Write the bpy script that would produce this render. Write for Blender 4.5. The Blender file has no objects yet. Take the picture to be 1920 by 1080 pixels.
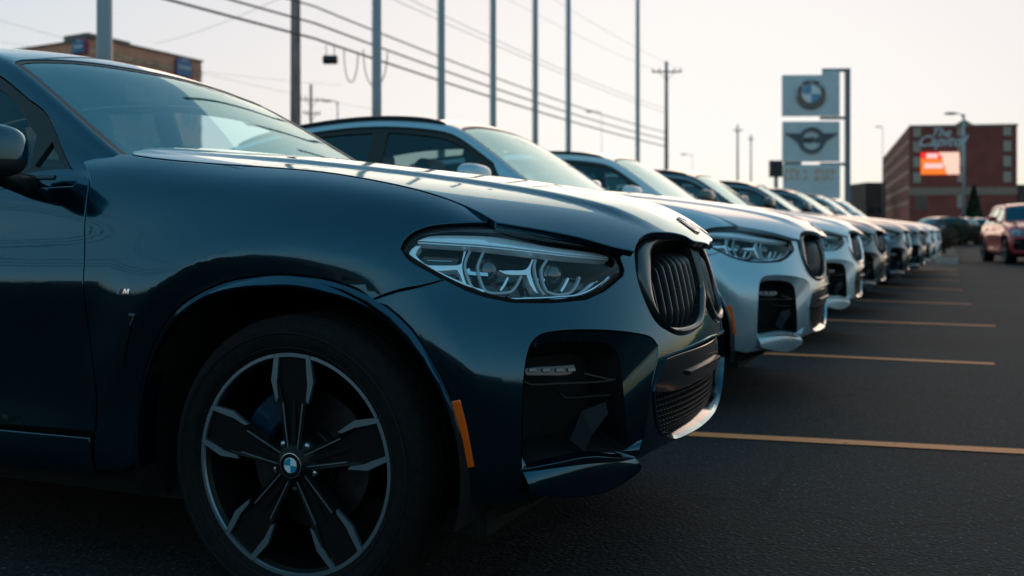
import bpy, math, random
import numpy as np
from mathutils import Vector, Matrix
from mathutils.bvhtree import BVHTree
from mathutils.geometry import delaunay_2d_cdt

random.seed(7); rng = np.random.default_rng(7)
SC = bpy.context.scene
COL = SC.collection
PI = math.pi

# ------------------------------------------------------------------ camera
TH = math.radians(22.7); CT, ST = math.cos(TH), math.sin(TH)
F = 1980.0; CAMH = 0.936; HV = 430.0
cam_d = bpy.data.cameras.new('camera'); cam = bpy.data.objects.new('camera', cam_d); COL.objects.link(cam)
cam.location = (0, 0, CAMH); cam.rotation_euler = (PI/2, 0, TH)
cam_d.sensor_width = 36; cam_d.lens = 36*F/1920; cam_d.shift_y = -(540-HV)/1920
cam_d.clip_start = 0.05; cam_d.clip_end = 3000
cam_d.dof.use_dof = True; cam_d.dof.focus_distance = 2.66; cam_d.dof.aperture_fstop = 3.4
SC.camera = cam

# ------------------------------------------------------------------ sky, sun, exposure
SUN_EL = math.radians(5.0)
sun_az = Vector((-0.225, 0.974, 0)).normalized()          # towards the sun
world = bpy.data.worlds.new('World'); SC.world = world; world.use_nodes = True
wn = world.node_tree; wn.nodes.clear()
w_out = wn.nodes.new('ShaderNodeOutputWorld'); w_bg = wn.nodes.new('ShaderNodeBackground')
w_sky = wn.nodes.new('ShaderNodeTexSky'); w_sky.sky_type = 'NISHITA'; w_sky.sun_disc = False
w_sky.sun_elevation = SUN_EL
w_sky.sun_rotation = math.atan2(sun_az.x, sun_az.y)
w_sky.air_density = 1.0; w_sky.dust_density = 1.5; w_sky.ozone_density = 3.0
w_hs = wn.nodes.new('ShaderNodeHueSaturation'); w_hs.inputs['Saturation'].default_value = 1.12
w_bg.inputs['Strength'].default_value = 0.15
w_hs.inputs['Hue'].default_value = 0.475
# tone curve put into the sky colour: the bright part of the sky levels off to an even pale white, the same way in every direction
SKY_K, SKY_H = 3.45, 1.0
w_add = wn.nodes.new('ShaderNodeVectorMath'); w_add.operation = 'ADD'; w_add.inputs[1].default_value = (SKY_H*0.80, SKY_H*1.0, SKY_H*0.94)
w_div = wn.nodes.new('ShaderNodeVectorMath'); w_div.operation = 'DIVIDE'
w_mul = wn.nodes.new('ShaderNodeVectorMath'); w_mul.operation = 'SCALE'; w_mul.inputs['Scale'].default_value = SKY_K
wn.links.new(w_sky.outputs[0], w_hs.inputs['Color']); wn.links.new(w_hs.outputs[0], w_add.inputs[0]); wn.links.new(w_hs.outputs[0], w_div.inputs[0]); wn.links.new(w_add.outputs[0], w_div.inputs[1])
wn.links.new(w_div.outputs[0], w_mul.inputs[0]); wn.links.new(w_mul.outputs[0], w_bg.inputs[0]); wn.links.new(w_bg.outputs[0], w_out.inputs[0])
sun_d = bpy.data.lights.new('sun', 'SUN'); sun_d.energy = 0.5; sun_d.angle = math.radians(58.0); sun_d.color = (1.0, 0.62, 0.36)
sun = bpy.data.objects.new('sun', sun_d); COL.objects.link(sun)
sdir = Vector((sun_az.x*math.cos(SUN_EL), sun_az.y*math.cos(SUN_EL), math.sin(SUN_EL)))
sun.rotation_euler = sdir.to_track_quat('Z', 'Y').to_euler(); sun.location = (0, 0, 30)
vs = SC.view_settings; vs.view_transform = 'Standard'; vs.look = 'None'; vs.gamma = 1.0; vs.use_curve_mapping = False
vs.exposure = 1.0
SC.cycles.max_bounces = 10; SC.cycles.transparent_max_bounces = 16; SC.cycles.glossy_bounces = 6

# ------------------------------------------------------------------ pixel <-> world
def pdir(u, v):
    a = (u-960)/F; b = (HV-v)/F
    return Vector((CT*a-ST, ST*a+CT, b))
CAM = Vector((0, 0, CAMH))
def wp(u, v, Z):
    return CAM + pdir(u, v)*Z
def gp(u, v):                      # point of the ground seen at a pixel
    return wp(u, v, F*CAMH/(v-HV))

# ------------------------------------------------------------------ materials
MATS = {}
def principled(name, base, rough=0.5, metal=0.0, spec=0.5, coat=0.0, coat_rough=0.03, emis=None, es=0.0):
    m = bpy.data.materials.new(name); m.use_nodes = True
    b = m.node_tree.nodes['Principled BSDF']
    b.inputs['Base Color'].default_value = (*base, 1); b.inputs['Roughness'].default_value = rough
    b.inputs['Metallic'].default_value = metal; b.inputs['Specular IOR Level'].default_value = spec
    b.inputs['Coat Weight'].default_value = coat; b.inputs['Coat Roughness'].default_value = coat_rough
    if emis: b.inputs['Emission Color'].default_value = (*emis, 1); b.inputs['Emission Strength'].default_value = es
    MATS[name] = m
    return m
def N(m, t): return m.node_tree.nodes.new(t)
def L(m, a, b): m.node_tree.links.new(a, b)
def bs(m): return m.node_tree.nodes['Principled BSDF']
def grain(m, scale=40, lo=0.8, hi=1.2, base=None, bump=0.0, detail=6, rough=None, coord='Object', bscale=None, stretch=None):
    """multiply the base colour by noise, and add a bump"""
    tc = N(m, 'ShaderNodeTexCoord'); src = tc.outputs[coord]
    if stretch:
        mp = N(m, 'ShaderNodeMapping'); mp.inputs['Scale'].default_value = stretch; L(m, src, mp.inputs[0]); src = mp.outputs[0]
    nz = N(m, 'ShaderNodeTexNoise'); nz.inputs['Scale'].default_value = scale; nz.inputs['Detail'].default_value = detail
    L(m, src, nz.inputs['Vector'])
    mr = N(m, 'ShaderNodeMapRange'); mr.inputs[1].default_value = 0.3; mr.inputs[2].default_value = 0.7
    mr.inputs[3].default_value = lo; mr.inputs[4].default_value = hi; L(m, nz.outputs['Fac'], mr.inputs[0])
    mx = N(m, 'ShaderNodeVectorMath'); mx.operation = 'SCALE'
    col = bs(m).inputs['Base Color']
    mx.inputs[0].default_value = tuple(base or col.default_value)[:3]
    L(m, mr.outputs[0], mx.inputs['Scale']); L(m, mx.outputs[0], col)
    if rough:
        m2 = N(m, 'ShaderNodeMapRange'); m2.inputs[3].default_value = rough[0]; m2.inputs[4].default_value = rough[1]
        m2.inputs[1].default_value = 0.3; m2.inputs[2].default_value = 0.7
        L(m, nz.outputs['Fac'], m2.inputs[0]); L(m, m2.outputs[0], bs(m).inputs['Roughness'])
    if bump:
        n2 = N(m, 'ShaderNodeTexNoise'); n2.inputs['Scale'].default_value = bscale or scale*2; n2.inputs['Detail'].default_value = 4
        L(m, src, n2.inputs['Vector'])
        bp = N(m, 'ShaderNodeBump'); bp.inputs['Strength'].default_value = bump; bp.inputs['Distance'].default_value = 0.01
        L(m, n2.outputs['Fac'], bp.inputs['Height']); L(m, bp.outputs[0], bs(m).inputs['Normal'])
    return m
def paint(name, base, metal=0.55, rough=0.32, coat=1.0):
    m = principled(name, base, rough, metal, 0.5, coat, 0.015)
    if metal > .85: bs(m).inputs['Specular Tint'].default_value = (0.30, 0.78, 0.95, 1)
    # fine metallic flake, and a thin film of road dust dulling the coat
    tc = N(m, 'ShaderNodeTexCoord')
    vo = N(m, 'ShaderNodeTexVoronoi'); vo.inputs['Scale'].default_value = 900; L(m, tc.outputs['Object'], vo.inputs['Vector'])
    mr = N(m, 'ShaderNodeMapRange'); mr.inputs[3].default_value = 0.8; mr.inputs[4].default_value = 1.25; L(m, vo.outputs['Distance'], mr.inputs[0])
    sc = N(m, 'ShaderNodeVectorMath'); sc.operation = 'SCALE'; sc.inputs[0].default_value = base
    L(m, mr.outputs[0], sc.inputs['Scale']); L(m, sc.outputs[0], bs(m).inputs['Base Color'])
    nz = N(m, 'ShaderNodeTexNoise'); nz.inputs['Scale'].default_value = 7; nz.inputs['Detail'].default_value = 8; L(m, tc.outputs['Object'], nz.inputs['Vector'])
    m2 = N(m, 'ShaderNodeMapRange'); m2.inputs[1].default_value = 0.4; m2.inputs[2].default_value = 0.8; m2.inputs[3].default_value = 0.012; m2.inputs[4].default_value = 0.07
    L(m, nz.outputs['Fac'], m2.inputs[0]); L(m, m2.outputs[0], bs(m).inputs['Coat Roughness'])
    wv = N(m, 'ShaderNodeTexNoise'); wv.inputs['Scale'].default_value = 16; wv.inputs['Detail'].default_value = 3; L(m, tc.outputs['Object'], wv.inputs['Vector'])
    bp = N(m, 'ShaderNodeBump'); bp.inputs['Strength'].default_value = 0.10; bp.inputs['Distance'].default_value = 0.002
    L(m, wv.outputs['Fac'], bp.inputs['Height']); L(m, bp.outputs[0], bs(m).inputs['Coat Normal'])
    return m
def glass(name, tint, f0=0.06, rough=0.0, refl=None):
    m = bpy.data.materials.new(name); m.use_nodes = True; nt = m.node_tree; nt.nodes.clear()
    o = N(m, 'ShaderNodeOutputMaterial'); mx = N(m, 'ShaderNodeMixShader'); t = N(m, 'ShaderNodeBsdfTransparent'); g = N(m, 'ShaderNodeBsdfGlossy')
    lwt = N(m, 'ShaderNodeLayerWeight'); lwt.inputs[0].default_value = 0.5     # the same from both sides of the pane
    pw5 = N(m, 'ShaderNodeMath'); pw5.operation = 'POWER'; pw5.inputs[1].default_value = 4.2; L(m, lwt.outputs['Facing'], pw5.inputs[0])
    lw = N(m, 'ShaderNodeMapRange'); lw.inputs[3].default_value = f0; lw.inputs[4].default_value = 1.0; L(m, pw5.outputs[0], lw.inputs[0])
    t.inputs[0].default_value = (*tint, 1); g.inputs['Roughness'].default_value = rough; g.inputs[0].default_value = (1, 1, 1, 1)
    if refl:                                       # coated screen: teal face-on, neutral at a glancing angle
        w = N(m, 'ShaderNodeLayerWeight'); w.inputs[0].default_value = 0.5; cm = N(m, 'ShaderNodeMix'); cm.data_type = 'RGBA'
        cm.inputs[6].default_value = (*refl, 1); cm.inputs[7].default_value = (.92, .97, 1, 1); pw = N(m, 'ShaderNodeMath'); pw.operation = 'POWER'; pw.inputs[1].default_value = 4.0; L(m, w.outputs['Facing'], pw.inputs[0]); L(m, pw.outputs[0], cm.inputs[0]); L(m, cm.outputs[2], g.inputs[0])
    L(m, lw.outputs[0], mx.inputs[0]); L(m, t.outputs[0], mx.inputs[1]); L(m, g.outputs[0], mx.inputs[2]); L(m, mx.outputs[0], o.inputs[0])
    MATS[name] = m
    return m

paint('navy', (0.0006, 0.048, 0.080), 0.92, 0.13, 1.0)
paint('silver_blue', (0.38, 0.49, 0.56), 0.55, 0.32)
paint('mineral_white', (0.60, 0.64, 0.67), 0.2, 0.35)
paint('graphite', (0.05, 0.065, 0.08), 0.5, 0.34)
paint('dark_grey', (0.03, 0.04, 0.055), 0.5, 0.34)
paint('deep_blue', (0.01, 0.05, 0.10), 0.5, 0.3)
paint('pale_silver', (0.30, 0.34, 0.37), 0.5, 0.3)
paint('wine_red', (0.30, 0.006, 0.02), 0.25, 0.35, 0.6)
principled('black_gloss', (0.006, 0.006, 0.007), 0.12, 0, 0.5, 0.6)
principled('black_satin', (0.012, 0.012, 0.013), 0.42, 0, 0.4)
principled('black_matte', (0.010, 0.010, 0.010), 0.85, 0, 0.2)
principled('rubber', (0.009, 0.009, 0.0095), 0.85, 0, 0.12); grain(MATS['rubber'], 60, 0.7, 1.3, bump=0.15)
principled('chrome', (0.75, 0.78, 0.82), 0.10, 1.0)
principled('satin_silver', (0.42, 0.47, 0.52), 0.28, 0.9)
principled('lamp_silver', (0.93, 0.97, 1.0), 0.14, 0.4)
principled('lamp_clear', (0.35, 0.38, 0.40), 0.25, 0.1, 0.6, 0.6)
principled('wheel_dark', (0.0035, 0.004, 0.0045), 0.45, 0.0, 0.22, 0.0)
principled('wheel_cut', (0.26, 0.33, 0.39), 0.38, 0.85)
principled('disc_steel', (0.05, 0.05, 0.053), 0.4, 0.9); grain(MATS['disc_steel'], 30, 0.7, 1.2)
principled('caliper_blue', (0.0, 0.022, 0.05), 0.3, 0, 0.5, 0.5)
principled('logo_blue', (0.0, 0.24, 0.42), 0.3, 0, 0.5, 0.5)
principled('logo_white', (0.7, 0.72, 0.74), 0.3, 0, 0.5, 0.5)
principled('stripe_light', (0.02, 0.25, 0.55), 0.3)
principled('stripe_red', (0.5, 0.01, 0.02), 0.3)
principled('marker_amber', (0.9, 0.12, 0.005), 0.25, 0, 0.5, 0.8)
principled('projector', (0.02, 0.025, 0.03), 0.04, 0, 0.9, 1.0)
principled('trim_cloth', (0.02, 0.022, 0.024), 0.9); grain(MATS['trim_cloth'], 90, 0.7, 1.3)
principled('seat_leather', (0.028, 0.027, 0.026), 0.55); grain(MATS['seat_leather'], 50, 0.8, 1.2, bump=0.1)
glass('windshield_glass', (0.72, 0.90, 0.94), 0.12, 0.0, (0.08, 0.58, 0.78))
glass('side_glass', (0.22, 0.33, 0.35), 0.07, 0.0, (0.5, 0.85, 0.95))
glass('front_glass', (0.93, 0.96, 0.92), 0.06, 0.0, (0.5, 0.85, 0.95))
glass('lamp_glass', (0.93, 0.97, 1.0), 0.03)

# ------------------------------------------------------------------ object helpers
def link(o, parent=None):
    COL.objects.link(o)
    if parent is not None: o.parent = parent
    return o
def mesh_obj(name, verts, faces, mat, parent=None, smooth=True, normals=None, loc=None):
    me = bpy.data.meshes.new(name); me.from_pydata([tuple(v) for v in verts], [], faces); me.update()
    if smooth: me.polygons.foreach_set('use_smooth', [True]*len(me.polygons))
    if normals is not None: me.normals_split_custom_set_from_vertices([tuple(n) for n in normals])
    if mat: me.materials.append(MATS[mat] if isinstance(mat, str) else mat)
    o = bpy.data.objects.new(name, me); link(o, parent)
    if loc is not None: o.location = loc
    return o
class MB:
    """collects simple solids into one mesh"""
    def __init__(s): s.v = []; s.f = []
    def add(s, v, f):
        n = len(s.v); s.v += [tuple(p) for p in v]; s.f += [tuple(i+n for i in q) for q in f]; return s
    def box(s, a, b):
        x0, y0, z0 = a; x1, y1, z1 = b
        return s.add([(x0,y0,z0),(x1,y0,z0),(x1,y1,z0),(x0,y1,z0),(x0,y0,z1),(x1,y0,z1),(x1,y1,z1),(x0,y1,z1)],
                     [(0,3,2,1),(4,5,6,7),(0,1,5,4),(1,2,6,5),(2,3,7,6),(3,0,4,7)])
    def tube(s, pts, r, n=8, cap=True):
        pts = [Vector(p) for p in pts]; rr = r if hasattr(r, '__len__') else [r]*len(pts)
        v = []; up = None
        for i, p in enumerate(pts):
            d = (pts[min(i+1, len(pts)-1)]-pts[max(i-1, 0)]).normalized()
            if up is None: up = d.orthogonal().normalized()
            up = (up - d*up.dot(d)).normalized(); w = d.cross(up)
            for k in range(n):
                a = 2*PI*k/n; v.append(p+(up*math.cos(a)+w*math.sin(a))*rr[i])
        f = [(i*n+k, i*n+(k+1)%n, (i+1)*n+(k+1)%n, (i+1)*n+k) for i in range(len(pts)-1) for k in range(n)]
        if cap: f += [tuple(range(n))[::-1], tuple((len(pts)-1)*n+k for k in range(n))]
        return s.add(v, f)
    def lathe(s, prof, n=48, axis='y', c=(0,0,0), closed=False):
        """prof: (radius, along-axis)"""
        v = []
        for r, h in prof:
            for k in range(n):
                a = 2*PI*k/n; ca, sa = r*math.cos(a), r*math.sin(a)
                p = {'y': (ca, h, sa), 'z': (ca, sa, h), 'x': (h, ca, sa)}[axis]
                v.append((p[0]+c[0], p[1]+c[1], p[2]+c[2]))
        m = len(prof); f = []
        for i in range(m if closed else m-1):
            j = (i+1) % m
            f += [(i*n+k, i*n+(k+1)%n, j*n+(k+1)%n, j*n+k) for k in range(n)]
        return s.add(v, f)
    def prism(s, poly, a, b, fn=None):
        """poly: 2-D loop; fn(x, y, h) -> 3-D; side faces and the two caps"""
        n = len(poly); fn = fn or (lambda x, y, h: (x, y, h))
        v = [fn(x, y, a) for x, y in poly]+[fn(x, y, b) for x, y in poly]
        f = [tuple(range(n))[::-1], tuple(range(n, 2*n))]+[(i, (i+1)%n, n+(i+1)%n, n+i) for i in range(n)]
        return s.add(v, f)
    def obj(s, name, mat, parent=None, smooth=False, loc=None):
        o = mesh_obj(name, s.v, s.f, mat, parent, smooth, loc=loc)
        return o
def autosmooth(o, deg=35):
    me = o.data; me.polygons.foreach_set('use_smooth', [True]*len(me.polygons))
    me.set_sharp_from_angle(angle=math.radians(deg)); return o
def tag(o, label=None, cat=None, group=None, kind=None):
    if label: o['label'] = label
    if cat: o['category'] = cat
    if group: o['group'] = group
    if kind: o['kind'] = kind
    return o
def empty(name, loc=(0,0,0), rz=0.0, label=None, cat=None, group=None):
    o = bpy.data.objects.new(name, None); link(o); o.location = loc; o.rotation_euler = (0, 0, rz)
    return tag(o, label, cat, group)
def copy_tree(o, parent=None):
    c = o.copy(); COL.objects.link(c); c.parent = parent
    for ch in o.children: copy_tree(ch, c)
    return c

# ------------------------------------------------------------------ B-spline surfaces
def bspline_basis(n, sub):
    """matrix sampling a uniform cubic B-spline with n control points (ends extrapolated)"""
    m = (n-1)*sub+1; M = np.zeros((m, n+2))
    for r in range(m):
        t = r/sub; i = min(int(t), n-2); f = t-i
        w = [(1-f)**3/6, (3*f**3-6*f**2+4)/6, (-3*f**3+3*f**2+3*f+1)/6, f**3/6]
        for q in range(4): M[r, i+q] += w[q]
    E = np.zeros((n+2, n)); E[1:n+1] = np.eye(n); E[0, 0] = 2; E[0, 1] = -1; E[n+1, n-1] = 2; E[n+1, n-2] = -1
    return M @ E
class Surf:
    def __init__(s, net, sub_i=12, sub_k=10, disp=None, vrow=None, flip=False):
        net = np.array(net, float); s.nI, s.nK = net.shape[:2]; s.si, s.sk = sub_i, sub_k
        A = bspline_basis(s.nI, sub_i); B = bspline_basis(s.nK, sub_k)
        P = np.einsum('ai,ikc,bk->abc', A, net, B)
        s.flip = flip
        s.P = P; s.calcn()
        if disp is not None:
            s.P = P + s.Nn*disp(P, s.Nn)[..., None]; s.calcn()
        du = np.linalg.norm(np.diff(s.P, axis=0), axis=2); dv = np.linalg.norm(np.diff(s.P, axis=1), axis=2)
        r = vrow if vrow is not None else s.P.shape[1]//2
        s.U = np.concatenate([[0], np.cumsum(du[:, r])]); s.V = np.concatenate([[0], np.cumsum(np.median(dv, axis=0))])
        ni, nk = s.P.shape[:2]
        idx = np.arange(ni*nk).reshape(ni, nk)
        q = np.stack([idx[:-1, :-1], idx[1:, :-1], idx[1:, 1:], idx[:-1, 1:]], -1).reshape(-1, 4)
        s.bvh = BVHTree.FromPolygons([Vector(p) for p in s.P.reshape(-1, 3)], [tuple(int(x) for x in f) for f in q])
        s.Umax = s.U[-1]; s.Vmax = s.V[-1]
    def calcn(s):
        gu = np.gradient(s.P, axis=0); gv = np.gradient(s.P, axis=1)
        n = np.cross(gu, gv); n /= np.maximum(np.linalg.norm(n, axis=2, keepdims=True), 1e-12)
        s.Nn = -n if s.flip else n
    def _ix(s, uv):
        uv = np.atleast_2d(np.asarray(uv, float))
        a = np.interp(uv[:, 0], s.U, np.arange(len(s.U))); b = np.interp(uv[:, 1], s.V, np.arange(len(s.V)))
        i = np.minimum(a.astype(int), len(s.U)-2); k = np.minimum(b.astype(int), len(s.V)-2)
        return i, k, (a-i)[:, None], (b-k)[:, None]
    def _bi(s, G, uv):
        i, k, f, g = s._ix(uv)
        return (G[i, k]*(1-f)+G[i+1, k]*f)*(1-g)+(G[i, k+1]*(1-f)+G[i+1, k+1]*f)*g
    def pt(s, uv, depth=0.0):
        p = s._bi(s.P, uv); n = s.nr(uv)
        d = np.asarray(depth, float); d = d[:, None] if d.ndim else d
        return p-n*d
    def nr(s, uv):
        n = s._bi(s.Nn, uv); return n/np.linalg.norm(n, axis=1, keepdims=True)
    def _param(s, idx, loc):
        nk = s.P.shape[1]-1; i, k = divmod(idx, nk)
        p = np.array(loc); a = s.P[i, k]; e1 = s.P[i+1, k]-a; e2 = s.P[i, k+1]-a
        M = np.stack([e1, e2], 1); f, *_ = np.linalg.lstsq(M, p-a, rcond=None)
        f = np.clip(f, 0, 1)
        return (s.U[i]+(s.U[i+1]-s.U[i])*f[0], s.V[k]+(s.V[k+1]-s.V[k])*f[1])
    def cast(s, o, d):
        o = Vector(o); d = Vector(d).normalized()
        loc, n, idx, dist = s.bvh.ray_cast(o, d)
        if loc is None:
            best = None
            for t in np.arange(0.2, 6, 0.02):
                l2, n2, i2, ds = s.bvh.find_nearest(o+d*float(t))
                if best is None or ds < best[0]: best = (ds, l2, i2)
            loc, idx = best[1], best[2]
        return s._param(idx, loc)
C1 = Vector((-1.481, 3.09, 0.0))             # the front axle of the first car
def px(s, pts):
    """photograph outline -> parameters on a surface of the first car"""
    return [s.cast(CAM-C1, pdir(u, v)) for u, v in pts]
def side(s, pts, y=-2.0): return [s.cast((x, y, z), (0, 1, 0)) for x, z in pts]
def front(s, pts): return [s.cast((2.0, y, z), (-1, 0, 0)) for y, z in pts]
def top(s, pts): return [s.cast((x, y, 3.0), (0, 0, -1)) for x, y in pts]

def smooth_loop(pts, step=0.012, closed=True, corner=40):
    """Catmull-Rom through the points, keeping corners sharper than `corner` degrees"""
    p = [np.array(q, float) for q in pts]; n = len(p); out = []
    sharp = []
    for i in range(n):
        a = p[i]-p[i-1]; b = p[(i+1) % n]-p[i]
        c = np.dot(a, b)/(np.linalg.norm(a)*np.linalg.norm(b)+1e-12)
        sharp.append(math.degrees(math.acos(max(-1, min(1, c)))) > corner)
    rng_ = range(n if closed else n-1)
    for i in rng_:
        p1, p2 = p[i], p[(i+1) % n]
        p0 = p[i-1] if (closed or i > 0) and not sharp[i] else 2*p1-p2
        p3 = p[(i+2) % n] if (closed or i+2 < n) and not sharp[(i+1) % n] else 2*p2-p1
        L_ = np.linalg.norm(p2-p1); m = max(1, int(math.ceil(L_/step)))
        # centripetal-ish tangents limited to the segment length
        t1 = (p2-p0); t2 = (p3-p1)
        t1 = t1/(np.linalg.norm(t1)+1e-12)*L_; t2 = t2/(np.linalg.norm(t2)+1e-12)*L_
        for j in range(m):
            t = j/m; h1 = 2*t**3-3*t**2+1; h2 = -2*t**3+3*t**2; h3 = t**3-2*t**2+t; h4 = t**3-t**2
            out.append(h1*p1+h2*p2+h3*t1+h4*t2)
    if not closed: out.append(p[-1])
    return np.array(out)
def area2(p):
    x, y = p[:, 0], p[:, 1]; return float(np.sum(x*np.roll(y, -1)-np.roll(x, -1)*y))
def offset_loop(p, d):
    """move every vertex to its left by d (material side of a CCW outer loop)"""
    a = p-np.roll(p, 1, 0); b = np.roll(p, -1, 0)-p
    na = np.stack([-a[:, 1], a[:, 0]], 1); nb = np.stack([-b[:, 1], b[:, 0]], 1)
    na /= np.linalg.norm(na, axis=1, keepdims=True)+1e-12; nb /= np.linalg.norm(nb, axis=1, keepdims=True)+1e-12
    n = na+nb; l = np.linalg.norm(n, axis=1, keepdims=True); n = n/np.maximum(l, 0.3)
    sc = 1/np.maximum(l/2, 0.5)
    return p+n*d*np.minimum(sc, 1.6)
def inside(poly, q):
    x, y = q[:, 0], q[:, 1]; c = np.zeros(len(q), bool); px_, py_ = poly[:, 0], poly[:, 1]; n = len(poly); j = n-1
    for i in range(n):
        cond = ((py_[i] > y) != (py_[j] > y))
        xx = (px_[j]-px_[i])*(y-py_[i])/(py_[j]-py_[i]+1e-18)+px_[i]
        c ^= cond & (x < xx); j = i
    return c
def segdist(poly, q):
    a = poly; b = np.roll(poly, -1, 0); best = np.full(len(q), 1e9)
    for i in range(len(a)):
        d = b[i]-a[i]; t = np.clip(((q-a[i])@d)/(d@d+1e-18), 0, 1); best = np.minimum(best, np.linalg.norm(q-(a[i]+t[:, None]*d), axis=1))
    return best
def dedupe(p):
    k = np.linalg.norm(p-np.roll(p, 1, 0), axis=1) > 1e-4
    return p[k]
def panel(name, s, outer, mat, holes=(), parent=None, h=0.022, gap=0.0017, bev=0.003, flange=0.014, depth=0.0, smooth=True, geo=False):
    step = h*0.6
    loops = []
    for q, lp in enumerate([outer]+list(holes)):
        lp = np.array(lp, float)
        lp = smooth_loop(lp, step) if smooth and len(lp) < 90 else lp
        lp = dedupe(lp)
        if (area2(lp) > 0) != (q == 0): lp = lp[::-1]
        loops.append(lp)
    A = [offset_loop(l, gap) for l in loops]; Bq = [offset_loop(l, gap+bev) for l in loops]
    lo = Bq[0].min(0); hi = Bq[0].max(0)
    gx = np.arange(lo[0], hi[0], h); gy = np.arange(lo[1], hi[1], h*0.87)
    X, Y = np.meshgrid(gx, gy); X = X+(np.arange(len(gy)) % 2)[:, None]*h/2
    q = np.stack([X.ravel(), Y.ravel()], 1)
    m = inside(Bq[0], q)
    for b in Bq[1:]: m &= ~inside(b, q)
    q = q[m]
    for b in Bq: q = q[segdist(b, q) > h*0.45]
    V2 = np.concatenate(Bq+[q]); E = []; o = 0
    for b in Bq: E += [(o+i, o+(i+1) % len(b)) for i in range(len(b))]; o += len(b)
    ov, oe, of, v_from, e_from, f_from = delaunay_2d_cdt([Vector(v) for v in V2], E, [], 0, 1e-6)
    ov2 = np.array([tuple(v) for v in ov]); tri = np.array([tuple(f) for f in of])
    cen = ov2[tri].mean(1); keep = inside(Bq[0], cen)
    for b in Bq[1:]: keep &= ~inside(b, cen)
    tri = tri[keep]
    remap = {}
    for i, src in enumerate(v_from):
        for t in src: remap[t] = i
    dfun = depth if callable(depth) else (lambda uv: depth)
    P = s.pt(ov2, dfun(ov2)); Nm = s.nr(ov2)
    verts = list(P); nors = list(Nm); faces = []
    t0 = np.cross(P[tri[:, 1]]-P[tri[:, 0]], P[tri[:, 2]]-P[tri[:, 0]])
    fl = np.sum(t0*Nm[tri[:, 0]]) < 0
    faces = [tuple(int(x) for x in (t[::-1] if fl else t)) for t in tri]
    o = 0
    for A_, B_ in zip(A, Bq):
        n = len(A_); PA = s.pt(A_, dfun(A_)); NA = s.nr(A_)
        PB = s.pt(B_, dfun(B_))
        out = PA-PB; out -= NA*np.sum(out*NA, 1, keepdims=True); out /= np.linalg.norm(out, axis=1, keepdims=True)+1e-12
        e0 = len(verts); verts += list(PA-NA*bev*0.5); nn = NA+out*0.9; nors += list(nn/np.linalg.norm(nn, axis=1, keepdims=True))
        bi = [remap.get(o+i) for i in range(n)]
        for i in range(n):
            j = (i+1) % n; f = (bi[i], e0+i, e0+j, bi[j])
            if None in f: continue
            faces.append(f if fl is False or True else f)
        if flange:
            f0 = len(verts); verts += list(PA-NA*bev*0.5); nors += list(out); verts += list(PA-NA*(bev*0.5+flange)); nors += list(out)
            for i in range(n):
                j = (i+1) % n; faces.append((f0+i, f0+n+i, f0+n+j, f0+j))
        o += n
    # make winding agree with the vertex normals
    V = np.array(verts); NN = np.array(nors); res = []
    for f in faces:
        cr = np.cross(V[f[1]]-V[f[0]], V[f[2]]-V[f[0]])
        if len(f) == 4: cr = cr+np.cross(V[f[2]]-V[f[0]], V[f[3]]-V[f[0]])
        res.append(f[::-1] if cr@(NN[f[0]]+NN[f[2]]) < 0 else f)
    if geo: return autosmooth(mesh_obj(name, verts, res, mat, parent, True), 40)
    return mesh_obj(name, verts, res, mat, parent, True, nors)
def tilt(lower, d0, slope):
    """depth that grows upwards from a lower edge, so that the piece leans back"""
    l = np.array(sorted(lower), float)
    return lambda uv: d0+slope*np.clip(np.atleast_2d(uv)[:, 1]-np.interp(np.atleast_2d(uv)[:, 0], l[:, 0], l[:, 1]), -.01, .06)
def strip(name, s, la, da, lb, db, mat, parent=None, n=120, closed=True, smooth_l=True):
    """ruled band between two outlines lying at two depths under the surface"""
    def rs(l):
        l = smooth_loop(np.array(l, float), 0.006, closed) if smooth_l else np.array(l, float)
        if closed: l = np.vstack([l, l[:1]])
        d = np.concatenate([[0], np.cumsum(np.linalg.norm(np.diff(l, axis=0), axis=1))]); t = np.linspace(0, d[-1], n+1)
        r = np.stack([np.interp(t, d, l[:, 0]), np.interp(t, d, l[:, 1])], 1)
        return r[:-1] if closed else r
    A, B = rs(la), rs(lb); PA, PB = s.pt(A, da), s.pt(B, db); m = len(A)
    v = list(PA)+list(PB); f = [(i, (i+1) % m, m+(i+1) % m, m+i) for i in range(m if closed else m-1)]
    return mesh_obj(name, v, f, mat, parent, True)
def ribbon(name, s, path, w, d, th, mat, parent=None, closed=False, taper=None, mb=None):
    """solid bar of width w and thickness th along a path, its top at depth d"""
    p = smooth_loop(np.array(path, float), 0.004, closed, 50); P = s.pt(p, d); Nn = s.nr(p); n = len(P)
    T = np.gradient(P, axis=0)
    if closed: T = np.roll(P, -1, 0)-np.roll(P, 1, 0)
    T /= np.linalg.norm(T, axis=1, keepdims=True)+1e-12; S = np.cross(T, Nn)
    W = (np.ones(n) if taper is None else np.interp(np.linspace(0, 1, n), np.linspace(0, 1, len(taper)), taper))[:, None]*w/2
    sec = [(-1, 1), (-0.7, 0), (0.7, 0), (1, 1)]
    v = []
    for a, b in sec: v.append(P+S*W*a-Nn*th*b)
    v = np.stack(v, 1).reshape(-1, 3); f = []
    for i in range(n if closed else n-1):
        j = (i+1) % n
        for k in range(4): f.append((i*4+k, i*4+(k+1) % 4, j*4+(k+1) % 4, j*4+k))
    if not closed: f += [(0, 1, 2, 3), ((n-1)*4+3, (n-1)*4+2, (n-1)*4+1, (n-1)*4)]
    if mb is not None: mb.add(v, f); return None
    return autosmooth(mesh_obj(name, v, f, mat, parent, True), 50)
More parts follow.
